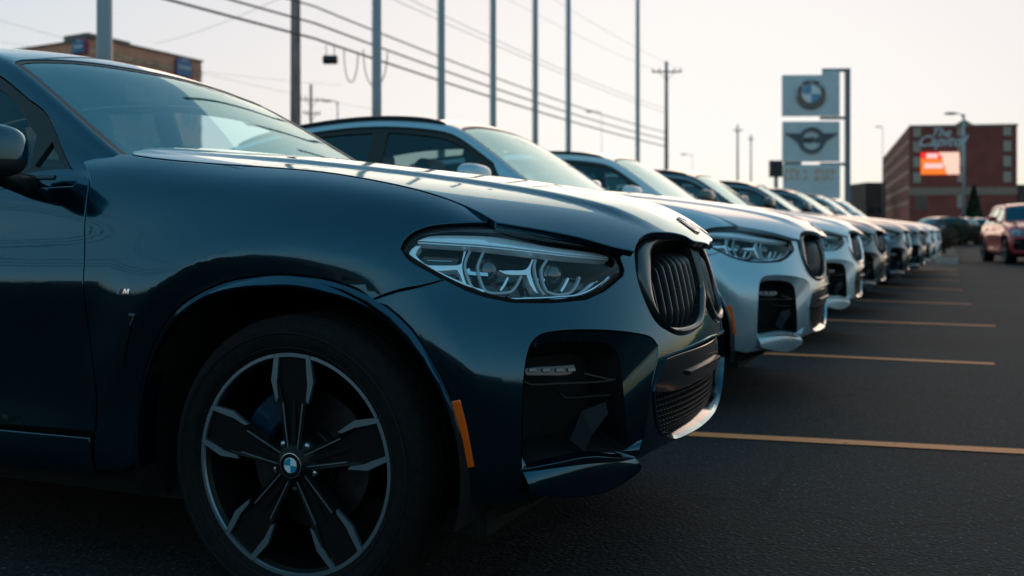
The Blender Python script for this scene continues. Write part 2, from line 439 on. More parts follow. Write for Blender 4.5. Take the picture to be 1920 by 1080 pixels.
# ================================================================== the car bodies
ZW = 0.364                                    # wheel centre height
def body_net():
    side_rows = [(-.12,.20),(-.045,.27),(-.022,.345),(-.045,.44),(-.036,.54),(-.028,.64),(-.006,.73),(0,.79),(-.014,.85),(-.034,.91),(-.040,.97),(-.052,1.03),(-.075,1.085),(-.11,1.12)]
    arch = [(-.08,.20),(-.03,.27),(-.012,.345),(-.006,.44),(-.004,.54),(0,.64),(0,.72),(-.004,.78),(-.014,.84),(-.032,.90),(-.056,.96),(-.092,1.02),(-.15,1.07),(-.25,1.105)]
    rear = [(-.15,.24),(-.06,.31),(-.01,.38),(0,.47),(0,.56),(-.004,.64),(-.004,.72),(-.01,.79),(-.016,.85),(-.022,.91),(-.032,.97),(-.045,1.02),(-.07,1.06),(-.12,1.09)]
    c = []
    def col(x, y, nx, ny, rows):
        if x > .2:
            k = min(1.0, (x-.2)/.12) if y > .45 else max(0.0, 1-(.45-y)/.2)
            f = {1: (1.0, -.012), 2: (1.0, -.012), 3: (1.0, -.008), 4: (1.0, -.003), 5: (.3, 0), 6: (.42, 0), 7: (.78, 0)}
            rows = [((o*(1+(f[i][0]-1)*k)+f[i][1]*k) if i in f else o, z) for i, (o, z) in enumerate(rows)]
        l = math.hypot(nx, ny); nx /= l; ny /= l
        c.append([(x+nx*o, -(y+ny*o), z) for o, z in rows])
    col(-3.875, 0.0, -1, 0.0, rear); col(-3.86, .30, -1, .06, rear); col(-3.80, .60, -.9, .4, rear); col(-3.62, .83, -.55, .85, rear)
    col(-3.32, .925, -.1, 1, rear); col(-2.95, .94, 0, 1, arch[:10]+[(-.05,.96),(-.06,1.01),(-.075,1.06),(-.11,1.10)])
    col(-2.6, .94, 0, 1, arch[:10]+[(-.05,.96),(-.06,1.01),(-.075,1.06),(-.11,1.10)]); col(-2.2, .94, 0, 1, side_rows)
    col(-1.8, .94, 0, 1, side_rows); col(-1.45, .94, 0, 1, side_rows); col(-1.15, .94, 0, 1, side_rows); col(-.92, .94, 0, 1, side_rows)
    col(-.70, .94, 0, 1, [(-.12,.20),(-.05,.27),(-.035,.345),(-.04,.44),(-.034,.54),(-.026,.64),(-.006,.73),(0,.79),(-.012,.85),(-.030,.91),(-.037,.97),(-.055,1.04),(-.10,1.115),(-.20,1.165)])
    col(-.48, .94, 0, 1, [(-.11,.20),(-.05,.27),(-.035,.345),(-.035,.44),(-.03,.54),(-.018,.64),(-.004,.73),(0,.79),(-.010,.85),(-.026,.91),(-.040,.97),(-.066,1.04),(-.12,1.10),(-.22,1.145)])
    col(-.28, .942, 0, 1, [(-.09,.20),(-.04,.27),(-.02,.345),(-.02,.44),(-.014,.54),(-.006,.64),(0,.73),(-.002,.79),(-.010,.85),(-.026,.91),(-.046,.97),(-.08,1.035),(-.14,1.085),(-.24,1.122)])
    col(-.08, .944, 0, 1, arch)
    col(.10, .942, 0, 1, [(-.08,.20),(-.03,.27),(-.01,.345),(0,.44),(0,.54),(-.002,.63),(-.008,.71),(-.018,.78),(-.034,.84),(-.056,.90),(-.082,.955),(-.118,1.005),(-.17,1.045),(-.27,1.075)])
    col(.26, .934, .06, 1, [(-.08,.20),(-.03,.27),(-.008,.345),(0,.43),(0,.52),(-.008,.60),(-.022,.68),(-.040,.75),(-.058,.81),(-.078,.87),(-.104,.925),(-.138,.975),(-.19,1.015),(-.28,1.045)])
    col(.38, .917, .2, .98, [(-.08,.21),(-.03,.28),(-.008,.345),(0,.42),(0,.50),(-.010,.58),(-.028,.66),(-.050,.73),(-.070,.79),(-.090,.85),(-.116,.90),(-.148,.945),(-.20,.985),(-.29,1.015)])
    col(.49, .885, .38, .92, [(-.09,.21),(-.035,.28),(-.010,.345),(0,.42),(0,.50),(-.010,.58),(-.032,.65),(-.058,.72),(-.080,.78),(-.102,.835),(-.130,.885),(-.165,.925),(-.215,.962),(-.30,.99)])
    col(.575, .835, .58, .81, [(-.10,.22),(-.04,.29),(-.012,.35),(0,.42),(0,.50),(-.010,.575),(-.034,.645),(-.060,.71),(-.084,.77),(-.106,.825),(-.132,.875),(-.170,.915),(-.22,.95),(-.30,.98)])
    col(.650, .750, .74, .67, [(-.11,.24),(-.04,.30),(-.012,.355),(0,.425),(0,.50),(-.008,.57),(-.030,.635),(-.056,.70),(-.078,.765),(-.098,.82),(-.124,.87),(-.160,.905),(-.21,.935),(-.28,.965)])
    col(.712, .640, .86, .51, [(-.12,.25),(-.04,.31),(-.010,.365),(0,.43),(0,.50),(-.006,.565),(-.024,.63),(-.044,.695),(-.062,.76),(-.082,.82),(-.106,.868),(-.142,.90),(-.19,.925),(-.26,.95)])
    col(.758, .510, .92, .38, [(-.12,.26),(-.04,.32),(-.010,.37),(0,.435),(0,.50),(-.002,.56),(-.016,.62),(-.032,.69),(-.048,.76),(-.066,.82),(-.090,.87),(-.124,.905),(-.172,.925),(-.24,.945)])
    col(.788, .370, .965, .26, [(-.12,.27),(-.04,.33),(-.008,.38),(0,.44),(0,.50),(.002,.56),(-.008,.62),(-.022,.69),(-.036,.76),(-.052,.82),(-.074,.875),(-.106,.915),(-.150,.938),(-.22,.955)])
    col(.808, .220, .99, .14, [(-.12,.28),(-.04,.335),(-.006,.385),(0,.44),(.002,.50),(.008,.56),(.0,.62),(-.012,.69),(-.025,.76),(-.038,.82),(-.058,.88),(-.088,.925),(-.132,.950),(-.20,.965)])
    col(.818, .075, 1, .04, [(-.12,.28),(-.04,.335),(-.006,.385),(0,.44),(.002,.50),(.010,.56),(.004,.62),(-.008,.69),(-.020,.76),(-.032,.82),(-.050,.88),(-.080,.93),(-.124,.957),(-.19,.97)])
    mir = [[(x, -y, z) for x, y, z in q] for q in c[::-1]]
    return c+mir
def arch_disp(P, Nn):
    out = np.zeros(P.shape[:2])
    for cx in (0.0, -2.864):
        r = np.hypot(P[..., 0]-cx, P[..., 2]-ZW); g = np.degrees(np.arctan2(P[..., 2]-ZW, P[..., 0]-cx))
        rc = np.interp(g, [-40, 20, 44, 64, 80, 101, 114, 123, 140, 180], [.512, .512, .518, .524, .518, .524, .548, .566, .575, .575]) if cx == 0 else 0.522
        ri = rc-.060
        a = np.clip((rc-r)/0.060, 0, 1); b = np.clip((r-rc)/0.17, 0, 1)
        w = np.where(r < rc, 1-a*(1+.3*a)/1.3, 1-(3*b**2-2*b**3))
        zz = np.clip((P[..., 2]-0.42)/0.20, 0, 1); zz = zz*zz*(3-2*zz)
        xx = 1.0 if cx < -1 else np.clip((0.56-P[..., 0])/0.16, 0, 1)
        out += 0.019*w*zz*xx*np.clip(np.abs(Nn[..., 1]), 0, 1)**2
    return out
_n = body_net()
B = Surf(_n, 12, 10, disp=arch_disp, vrow=60)
if B.nr([B.cast((-1, -3, .6), (0, 1, 0))])[0][1] > 0: B.flip = not B.flip; B.calcn()
NCOL = len(body_net())
# mirror in U: the control columns are symmetric about the nose
c_cols = (NCOL+1)//2
uc_idx = (c_cols-0.5)*12.0
UC = float(np.interp(uc_idx, np.arange(len(B.U)), B.U))
def M(l): return [(2*UC-u, v) for u, v in l]

# ---- bonnet
hx = [-.95, -.75, -.5, -.22, .05, .28, .46, .58, .67, .745, .80, .85]
hy = [0.0, .2, .38, .53, .65, .74, .82]
hz = [[1.222,1.220,1.214,1.206,1.196,1.184,1.165],
      [1.205,1.203,1.197,1.188,1.176,1.160,1.135],
      [1.176,1.174,1.168,1.158,1.145,1.128,1.100],
      [1.144,1.142,1.136,1.126,1.112,1.094,1.066],
      [1.110,1.108,1.102,1.090,1.073,1.052,1.020],
      [1.077,1.075,1.067,1.051,1.027,.998,.960],
      [1.048,1.045,1.033,1.008,.972,.935,.89],
      [1.022,1.017,1.000,.960,.905,.860,.81],
      [.996,.990,.962,.905,.84,.79,.74],
      [.962,.954,.915,.85,.78,.73,.68],
      [.915,.905,.86,.79,.72,.67,.62],
      [.86,.85,.80,.73,.66,.61,.56]]
def hood_net():
    ys = [-y for y in hy[::-1]]+hy[1:]
    return [[(x, y, row[hy.index(abs(y))]) for y in ys] for x, row in zip(hx, hz)]
def hood_disp(P, Nn):
    x, y = P[..., 0], np.abs(P[..., 1])
    t = np.clip((0.70-x)/1.4, 0, 1)
    yc = 0.33+0.33*t**0.8                                   # power-dome crease
    a = np.clip((yc+0.012-y)/0.05, 0, 1); dome = 0.011*(a*a*(3-2*a))
    yi = 0.13+0.22*t; b = np.clip((yi+0.03-y)/0.06, 0, 1); inner = -0.005*(b*b*(3-2*b))
    f = np.clip((0.74-x)/0.12, 0, 1)*np.clip((x+0.80)/0.55, 0, 1)
    return (dome+inner)*f
H = Surf(hood_net(), 14, 12, disp=hood_disp)
if H.nr([H.cast((0, 0, 3), (0, 0, -1))])[0][2] < 0: H.flip = not H.flip; H.calcn()

# ---- outlines read off the first car (its right side), in the surfaces' own parameters
LENS = px(B, [(761,470),(764,461),(781,445),(809,435),(860,430),(932,428),(960,431),(1049,449),(1118,464),(1142,476),(1161,502),(1162,510),(1149,518),(1125,538),(1094,555),(1032,561),(960,559),(912,549),(877,536),(826,512),(774,481)])
HOLE_L = px(B, [(752,466),(758,452),(775,436),(809,423.5),(860,418.5),(932,418.5),(960,423),(1015,432),(1084,446),(1146,463),(1160,480),(1170,505),(1168,516),(1154,528),(1133,545),(1098,561),(1035,567),(960,566),(910,556),(872,543),(822,518.5),(768,487)])
KID_O = px(B, [(1191.6,470),(1196,456),(1206,444),(1223,438),(1246,437.5),(1269,439.5),(1286,445),(1301,453.5),(1312,464),(1319,480),(1322,510),(1321,560),(1316,597),(1311,611),(1295,623),(1275,627),(1258,621),(1243,610),(1226,588),(1212,562),(1203,539),(1197,519),(1193,496)])
KID_I = px(B, [(1219,484),(1221,470),(1232,457.5),(1255,452),(1280,453.5),(1300,460.5),(1311,473),(1316,493),(1316,539),(1311,582),(1303,602),(1283,611.5),(1260,613.5),(1246,610.5),(1234.6,596.6),(1224,567),(1219.5,525)])
KID_O = [(min(u, UC-.011), v) for u, v in KID_O]; KID_I = [(min(u, UC-.027), v) for u, v in KID_I]
FOG_P = px(B, [(985,700),(989,668),(997,645),(1010,631),(1031,623.5),(1081,619.5),(1151,621.5),(1200,628),(1222,635),(1233,648),(1232,672),(1226,700),(1219,740),(1212,790),(1202,835),(1193,858),(1160,858),(1105,856),(1040,868),(979,879),(979,830),(981,760)])
FOG_I = px(B, [(989,702),(993,675),(1001,655),(1014,643),(1035,637),(1081,634),(1130,637),(1158,645),(1172,662),(1178,690),(1182,730),(1187,790),(1190,830),(1188,853),(1160,855),(1105,853),(1040,865),(983,876),(983,830),(985,760)])
def pyz(p): return [tuple(q) for q in B.pt(p)]
Y0 = B.pt([(UC, 1.0)])
# lower intake: near half traced, the far half is its mirror
LOW_half = px(B, [(1330,634),(1304,646),(1275,658),(1250,669),(1240,689),(1231,712),(1226,735),(1227,760),(1231,793),(1241,815),(1252,821.5),(1265,822)])
_bz = pyz([LOW_half[-1]])[0][2]
LOW_half = LOW_half+front(B, [(-.22, _bz-.003), (-.1, _bz-.006), (-.001, _bz-.008)])
LOW_half[0] = front(B, [(-.001, pyz([LOW_half[0]])[0][2]+.002)])[0]
LOW = LOW_half+M(LOW_half)[::-1]
def shrink(lp, d):
    p = smooth_loop(np.array(lp, float), 0.01); p = p if area2(p) > 0 else p[::-1]
    return offset_loop(p, d)
# bumper / wing shut line, arch, sill, door shut line
def circ(cx, r, a0, a1, n): return [(cx+r*math.cos(math.radians(a0+(a1-a0)*i/n)), ZW+r*math.sin(math.radians(a0+(a1-a0)*i/n))) for i in range(n+1)]
RA, RB = 0.437, 0.464
def r_out(g): return float(np.interp(g, [-10, 20, 46, 87, 104, 113, 122, 130, 139, 155, 190], [.446, .452, .459, .458, .468, .480, .491, .502, .508, .510, .506]))
def r_in(g): return float(np.interp(g, [-10, 20, 36, 44, 58, 78, 99, 109, 119, 131, 137, 155, 190], [.437, .442, .445, .441, .437, .431, .439, .453, .470, .485, .491, .495, .493]))
def acirc(fn, a0, a1, n): return [(fn(a0+(a1-a0)*i/n)*math.cos(math.radians(a0+(a1-a0)*i/n)), ZW+fn(a0+(a1-a0)*i/n)*math.sin(math.radians(a0+(a1-a0)*i/n))) for i in range(n+1)]
shut = px(B, [(831,525),(790,536),(745,546),(697,563)])
p3 = pyz([shut[-1]])[0]; ang3 = math.degrees(math.atan2(p3[2]-ZW, p3[0]))
door_top = px(B, [(163,322),(167.5,345),(162,385),(158,428),(157,500)])
arch_rear = side(B, acirc(r_out, 182, ang3, 24))
pA = pyz([door_top[-1]])[0]
fender_lower = side(B, [(pA[0]+.01, .66), (pA[0]+.02, .5), (pA[0]+.01, .36), (pA[0], .285), (-.60, .285), (-.545, .30), (-.515, .325)])
hood_cut = [(250,291),(300,298),(400,307),(500,313.5),(600,322),(700,338),(800,361),(870,386),(927,416)]
fender_top = px(B, [(152,303),(163,291),(176,280),(190,271),(215,280)]+hood_cut)
FENDER = fender_top + [HOLE_L[i] for i in (4,3,2,1,0,21,20)] + shut + arch_rear[::-1][1:] + fender_lower[::-1] + door_top[::-1]
# bumper (one piece, both sides)
bot = side(B, [(.445, .30)]) ; 
arch_front = side(B, acirc(r_out, ang3, -8, 14))
hood_front = px(B, [(1170,468.5),(1190,472.5)])
nose_top = [front(B, [(-.36, .895)])[0]]
near_top = [HOLE_L[i] for i in (20,19,18,17,16,15,14,13,12,11,10,9)]
up_mid = px(B, [(1168,469),(1186,472.5),(1190,464),(1200,446),(1214,437),(1232,432),(1258,431.5),(1280,435),(1298,442)])
zc_top = pyz([up_mid[-1]])[0]
cen_top = front(B, [(-.035, zc_top[2]-.002), (-.001, zc_top[2]-.006)])
under = front(B, [(-.001, _bz-.012), (-.2, _bz-.012), (-.38, _bz-.016), (-.52, _bz-.035)])+px(B, [(1195,905)])[:0]+[B.cast((2, -2.6, .30), (-.62, 1, 0))]+side(B, [(.56, .30), (.50, .29)])
BUMPER_n = cen_top[::-1]+up_mid[::-1]+near_top[::-1]+shut+arch_front[1:]+under[::-1]
BUMPER = BUMPER_n+M(BUMPER_n)[::-1]

def rows_between(a, b, t): return [((1-t)*u0+t*u1, (1-t)*v0+t*v1) for (u0, v0), (u1, v1) in zip(a, b)]

def make_headlight(car, mir):
    m_ = (lambda l: M(l)) if mir else (lambda l: l)
    X = lambda pts: m_(px(B, pts))
    lens, hole = m_(LENS), m_(HOLE_L)
    hs = panel('headlight', B, lens, 'black_gloss', parent=car, depth=0.075, flange=0.0, h=0.03)
    strip('headlight_well', B, lens, 0.004, lens, 0.076, 'black_gloss', hs)
    strip('headlight_gasket', B, hole, 0.011, lens, 0.003, 'black_satin', hs)
    panel('headlight_lens', B, lens, 'lamp_glass', parent=hs, depth=0.0005, flange=0.0, gap=0, h=0.025)
    # upper light guide
    g = X([(781,449),(794,441),(811,435.5),(866,432.5),(929,431),(962,435),(1019,447.5),(1093,460),(1127,468),(1143,476),(1146,482),(1093,476),(1019,467.5),(960,461),(897,455.5),(834,452)])
    glo = X([(1146,482),(1093,476),(1019,467.5),(960,461),(897,455.5),(834,452),(781,449)])
    panel('light_guide', B, g, 'lamp_silver', parent=hs, depth=tilt(glo, 0.006, 0.28), flange=0.02, h=0.012, bev=0.002, geo=True)
    ribbon('guide_groove', B, X([(899,444),(960,450),(1020,458),(1080,467),(1124,473)]), 0.009, 0.013, 0.004, 'satin_silver', hs, taper=[.5,1,1,1,.3])
    ribbon('guide_groove', B, X([(808,441.5),(835,441),(858,443)]), 0.004, 0.012, 0.003, 'black_gloss', hs)
    ribbon('guide_edge', B, X([(783,450.5),(834,453.5),(897,457),(960,462.5),(1019,469),(1093,477.5),(1145,483)]), 0.004, 0.011, 0.020, 'lamp_silver', hs)
    # rear end bezel
    panel('bezel', B, X([(779,453.5),(769,461),(763.8,471),(771.5,481.5),(803,501),(850,523),(881,534.5),(913,543),(878,527.5),(834,508.5),(795,487.5),(780,473),(783,463),(791,454.5)]), 'lamp_silver', parent=hs, depth=0.014, flange=0.03, h=0.012, bev=0.002)
    panel('marker_pocket', B, X([(792,458),(868,459),(857,484),(803,484),(783,471)]), 'black_gloss', parent=hs, depth=0.050, flange=0.01, h=0.02)
    ribbon('pocket_rib', B, X([(800,470),(850,471)]), 0.004, 0.047, 0.004, 'satin_silver', hs)
    # cross bar and uprights
    panel('cross_bar', B, X([(794,486.5),(858,486),(866,483),(871,458),(878,458),(870,488),(874,512),(882,532),(872,528),(863,505),(858,498),(812,499)]), 'lamp_silver', parent=hs, depth=0.026, flange=0.025, h=0.012, bev=0.003)
    panel('cross_bar', B, X([(938,498),(960,496.5),(990,495.5),(998,489),(1004,472),(1010,472),(1004,496),(1009,520),(1020,546),(1010,541),(1001,525),(995,508),(955,507)]), 'lamp_silver', parent=hs, depth=0.026, flange=0.025, h=0.012, bev=0.003)
    ribbon('step_trim', B, X([(880,491),(884,500),(920,503)]), 0.013, 0.036, 0.008, 'chrome', hs)
    ribbon('step_trim', B, X([(1008,512),(1020,514),(1034,514)]), 0.009, 0.036, 0.008, 'chrome', hs)
    # running-light rings
    for ring in ([(911,458),(904,474),(899,490),(902,510),(907,525),(914,537),(927,541.5),(960,540.5),(970,535),(978,524),(985,509)],
                 [(884,459),(877,474),(874,490),(879,510),(888,530),(904,544)],
                 [(1034,474),(1028,486),(1024,498),(1028,524),(1035,540),(1052,545.5),(1078,543.5),(1088,536),(1095,524),(1099,512)],
                 [(1012,474),(1010,490),(1013,510),(1020,532),(1030,546)]):
        ribbon('light_ring', B, X(ring), 0.0085, 0.026, 0.008, 'lamp_clear', hs)
    ribbon('light_ring_inner', B, X([(960,510),(953,524),(945,535)]), 0.007, 0.034, 0.006, 'lamp_silver', hs)
    ribbon('light_ring_inner', B, X([(1080,512),(1074,525),(1066,538)]), 0.007, 0.034, 0.006, 'lamp_silver', hs)
    # projectors
    for (u, v, r) in ((925, 488, 0.030), (1060, 497, 0.030)):
        q = X([(u, v)]); c = B.pt(q, 0.060)[0]; n = B.nr(q)[0]; n = Vector(n); n.z *= 0.2; n = (n+Vector((0.8, 0, 0))).normalized()
        mb = MB(); Q = n.to_track_quat('Z', 'Y')
        mb.lathe([(0.0001, r*.62)]+[(r*math.sin(a*PI/2/6), r*.62*math.cos(a*PI/2/6)) for a in range(1, 7)]+[(r*1.12, 0.0), (r*1.12, -0.02)], 28, 'z')
        mb.v = [tuple(Q @ Vector(p)+Vector(c)) for p in mb.v]; mb.obj('projector_lens', 'projector', hs, True)
    # bright lower edge
    ribbon('lower_edge', B, X([(962,555),(1000,554.5),(1049,552.5),(1090,549),(1115,540),(1136,527),(1150,515)]), 0.004, 0.016, 0.006, 'chrome', hs)
    panel('lower_tray', B, X([(985,551),(1000,546),(1060,549),(1088,544),(1105,536),(1125,520),(1140,518),(1128,531),(1108,544),(1070,551)]), 'satin_silver', parent=hs, depth=0.034, flange=0.01, h=0.012)
    return hs

def make_kidney(car, mir):
    m_ = (lambda l: M(l)) if mir else (lambda l: l)
    ko, ki = m_(KID_O), m_(KID_I)
    # surround: proud of the nose, rolled inwards
    o2 = shrink(ko, 0.002); n = 140
    def rs(l):
        l = np.vstack([l, l[:1]]); d = np.concatenate([[0], np.cumsum(np.linalg.norm(np.diff(l, axis=0), axis=1))]); t = np.linspace(0, d[-1], n+1)[:-1]
        return np.stack([np.interp(t, d, l[:, 0]), np.interp(t, d, l[:, 1])], 1)
    so = smooth_loop(np.array(ko, float), 0.008); si = smooth_loop(np.array(ki, float), 0.008)
    if area2(so) < 0: so = so[::-1]
    if area2(si) < 0: si = si[::-1]
    a = rs(so); b0 = rs(si)
    # match starting points
    k = int(np.argmin(np.linalg.norm(b0-a[0], axis=1))); b0 = np.roll(b0, -k, 0)
    ring = []
    for t, d in ((0, .012), (0.0, -.002), (.08, -.008), (.35, -.012), (.75, -.010), (.95, -.005), (1.0, .004), (1.0, .035)):
        ring.append(B.pt(a*(1-t)+b0*t, d))
    v = np.concatenate(ring); f = [(r*n+i, r*n+(i+1) % n, (r+1)*n+(i+1) % n, (r+1)*n+i) for r in range(len(ring)-1) for i in range(n)]
    ks = autosmooth(mesh_obj('kidney_grille', v, f, 'surround_grey', car, True), 60)
    panel('grille_backing', B, si, 'black_matte', parent=ks, depth=0.060, flange=0, h=0.03, smooth=False)
    strip('grille_well', B, si, 0.0, si, 0.061, 'black_matte', ks, smooth_l=False)
    # slats: vertical blades, leaning back at the top
    lo = si.min(0); hi = si.max(0); nb = 8
    for q in range(nb):
        uu = lo[0]+(hi[0]-lo[0])*(q+0.75)/(nb+0.5)
        # crossing of the line u = const with the opening
        cr = []
        for i in range(len(si)):
            p, r = si[i], si[(i+1) % len(si)]
            if (p[0]-uu)*(r[0]-uu) < 0: cr.append(p[1]+(r[1]-p[1])*(uu-p[0])/(r[0]-p[0]))
        if len(cr) < 2: continue
        v0, v1 = min(cr), max(cr); m = 26; rows = []
        for j in range(m):
            t = j/(m-1); vv = v0+(v1-v0)*t
            topb = max(0, (t-.70)/.30)
            dep = 0.006+0.046*topb**1.4+0.016*(max(0, (.2-t)/.2))**2
            P = B.pt([(uu-.0028, vv), (uu-.0012, vv), (uu+.0012, vv), (uu+.0028, vv)], np.array([dep+.004, dep, dep, dep+.004]))
            Pb = B.pt([(uu+.002, vv), (uu-.002, vv)], 0.056)
            rows.append(np.concatenate([P, Pb]))
        v = np.concatenate(rows); f = [(j*6+k, j*6+(k+1) % 6, (j+1)*6+(k+1) % 6, (j+1)*6+k) for j in range(m-1) for k in range(6)]
        autosmooth(mesh_obj('grille_slat', v, f, 'slat_black', ks, True), 50)
    # bright inner bead at the lower rim
    return ks
principled('slat_black', (0.10, 0.11, 0.12), 0.28, 0.9, 0.6, 0.3)
principled('surround_grey', (0.07, 0.075, 0.08), 0.28, 0.7, 0.5, 0.4)
principled('fin_grey', (0.006, 0.010, 0.014), 0.7, 0, 0.2)

def make_fog(car, mir):
    m_ = (lambda l: M(l)) if mir else (lambda l: l)
    X = lambda pts: m_(px(B, pts))
    P, I = m_(FOG_P), m_(FOG_I)
    fs = panel('corner_intake', B, I, 'black_matte', parent=car, depth=0.13, flange=0, h=0.04)
    strip('intake_wall', B, I, 0.022, I, 0.131, 'black_satin', fs)
    strip('intake_pocket', B, P, 0.001, I, 0.022, 'navy', fs)
    # lamp strip
    panel('fog_lamp', B, X([(994,686),(1030,682),(1100,678),(1104,692),(1090,704),(1040,706),(998,706)]), 'black_gloss', parent=fs, depth=0.045, flange=0.03, h=0.015)
    for u in (1012, 1040, 1068, 1092):
        ribbon('fog_led', B, X([(u-7, 692), (u+7, 691)]), 0.010, 0.040, 0.006, 'projector', fs)
    ribbon('lamp_trim', B, X([(990,715),(1004,722),(1060,720),(1120,718),(1150,716),(1171,712)]), 0.005, 0.028, 0.02, 'black_satin', fs)
    ribbon('lamp_trim', B, X([(1112,700),(1140,707),(1168,714)]), 0.005, 0.030, 0.008, 'black_satin', fs)
    ribbon('lamp_trim', B, X([(1066,741),(1078,749),(1120,747),(1164,744)]), 0.004, 0.034, 0.02, 'black_satin', fs)
    # fin
    a = X([(1153,757),(1109,775),(1083,832)]); b = X([(1150,778),(1118,815),(1102,850)])
    va = B.pt(a, np.array([.030, .034, .030])); vb = B.pt(b, np.array([.016, .012, .012])); vc = B.pt(b, .10)
    mesh_obj('intake_fin', list(va)+list(vb)+list(vc), [(0,1,4,3),(1,2,5,4),(3,4,7,6),(4,5,8,7)], 'fin_grey', fs, False)
    # blade under the opening: a shelf that leans back
    t1 = smooth_loop(np.array(X([(978,879),(1010,872),(1050,864),(1100,856),(1150,855),(1191,858)])), .01, False)
    t2 = smooth_loop(np.array(X([(987,903),(1005,909),(1040,911),(1090,910),(1150,893),(1192,864)])), .01, False)
    m = 30
    def rs(l):
        d = np.concatenate([[0], np.cumsum(np.linalg.norm(np.diff(l, axis=0), axis=1))]); t = np.linspace(0, d[-1], m)
        return np.stack([np.interp(t, d, l[:, 0]), np.interp(t, d, l[:, 1])], 1)
    A, C = rs(t1), rs(t2)
    R = [B.pt(A, .12), B.pt(A, .018), B.pt(A*.72+C*.28, -.002), B.pt(A*.38+C*.62, -.013), B.pt(C, -.020), B.pt(C, -.016)]
    R[5] = R[5]-np.array([[0, 0, .016]]); R.append(R[5]-np.array([[.06, 0, 0]]))
    v = np.concatenate(R); f = [(r*m+i, r*m+i+1, (r+1)*m+i+1, (r+1)*m+i) for r in range(len(R)-1) for i in range(m-1)]
    autosmooth(mesh_obj('corner_blade', v, f, 'navy', fs, True), 40)
    return fs
principled('satin_dark', (0.05, 0.055, 0.06), 0.3, 0.7)

def make_lower(car):
    ls = panel('lower_intake', B, LOW, 'black_matte', parent=car, depth=0.11, flange=0, h=0.04)
    strip('intake_wall', B, LOW, 0.0, LOW, 0.111, 'black_gloss', ls, n=200)
    # frame bead round the opening
    ribbon('intake_frame', B, LOW, 0.008, -0.004, 0.012, 'navy', ls, closed=True)
    # black band with the sensor cover
    P3 = B.pt(LOW_half); z1 = float(P3[1][2])-.012; z0 = z1-.105
    yl = 0.40
    def fr(l): return front(B, l)
    band = fr([(0, z1), (-.1, z1), (-.2, z1), (-.3, z1-.003), (-.375, z1-.01), (-.40, z1-.05), (-.405, z0+.01), (-.3, z0), (-.15, z0), (0, z0)])
    band[0] = (UC, band[0][1]); band[-1] = (UC, band[-1][1])
    bl = band+M(band[1:-1])[::-1]
    panel('sensor_cover', B, bl, 'black_gloss', parent=ls, depth=0.016, flange=0.03, h=0.025, bev=0.005)
    zz = (z0+z1)/2-.012
    ribbon('cover_bar', B, fr([(-.20, zz), (-.1, zz+.002), (0, zz+.003), (.1, zz+.002), (.2, zz)]), 0.014, 0.004, 0.012, 'satin_dark', ls)
    # mesh: hexagonal-ish cells in the lower half
    mb = MB(); zb = float(P3[:, 2].min())+.012; rows = int((z0-zb)/.0155)
    for r in range(rows+1):
        z = zb+(z0-zb)*r/rows
        xs = np.arange(-.42, .421, .021)+(r % 2)*.0105
        lowi = smooth_loop(np.array(LOW, float), .01)
        pts = fr([(float(y), z) for y in xs]); ok = inside(lowi, np.array(pts))
        c = B.pt(pts, .035)
        for k in range(len(xs)):
            if not ok[k]: continue
            x, y, zc = c[k]
            mb.add([(x, y-.0085, zc), (x+.004, y-.0045, zc+.0035), (x+.004, y+.0045, zc+.0035), (x, y+.0085, zc), (x+.004, y+.0045, zc-.0035), (x+.004, y-.0045, zc-.0035), (x-.02, y, zc)], [(0,1,2,3,4,5)[::-1], (0,6,3,2,1), (0,5,4,3,6)])
            for s_ in (-1, 1):
                mb.box((x-.012, y+s_*.0105-.0012, zc-.0008), (x+.001, y+s_*.0105+.0012, zc+.008))
    o = mb.obj('intake_mesh', 'mesh_black', ls); o['kind'] = 'stuff'
    # front lip
    lip = [LOW_half[i] for i in range(8, len(LOW_half))]
    return ls
principled('mesh_black', (0.03, 0.03, 0.032), 0.3, 0.5)

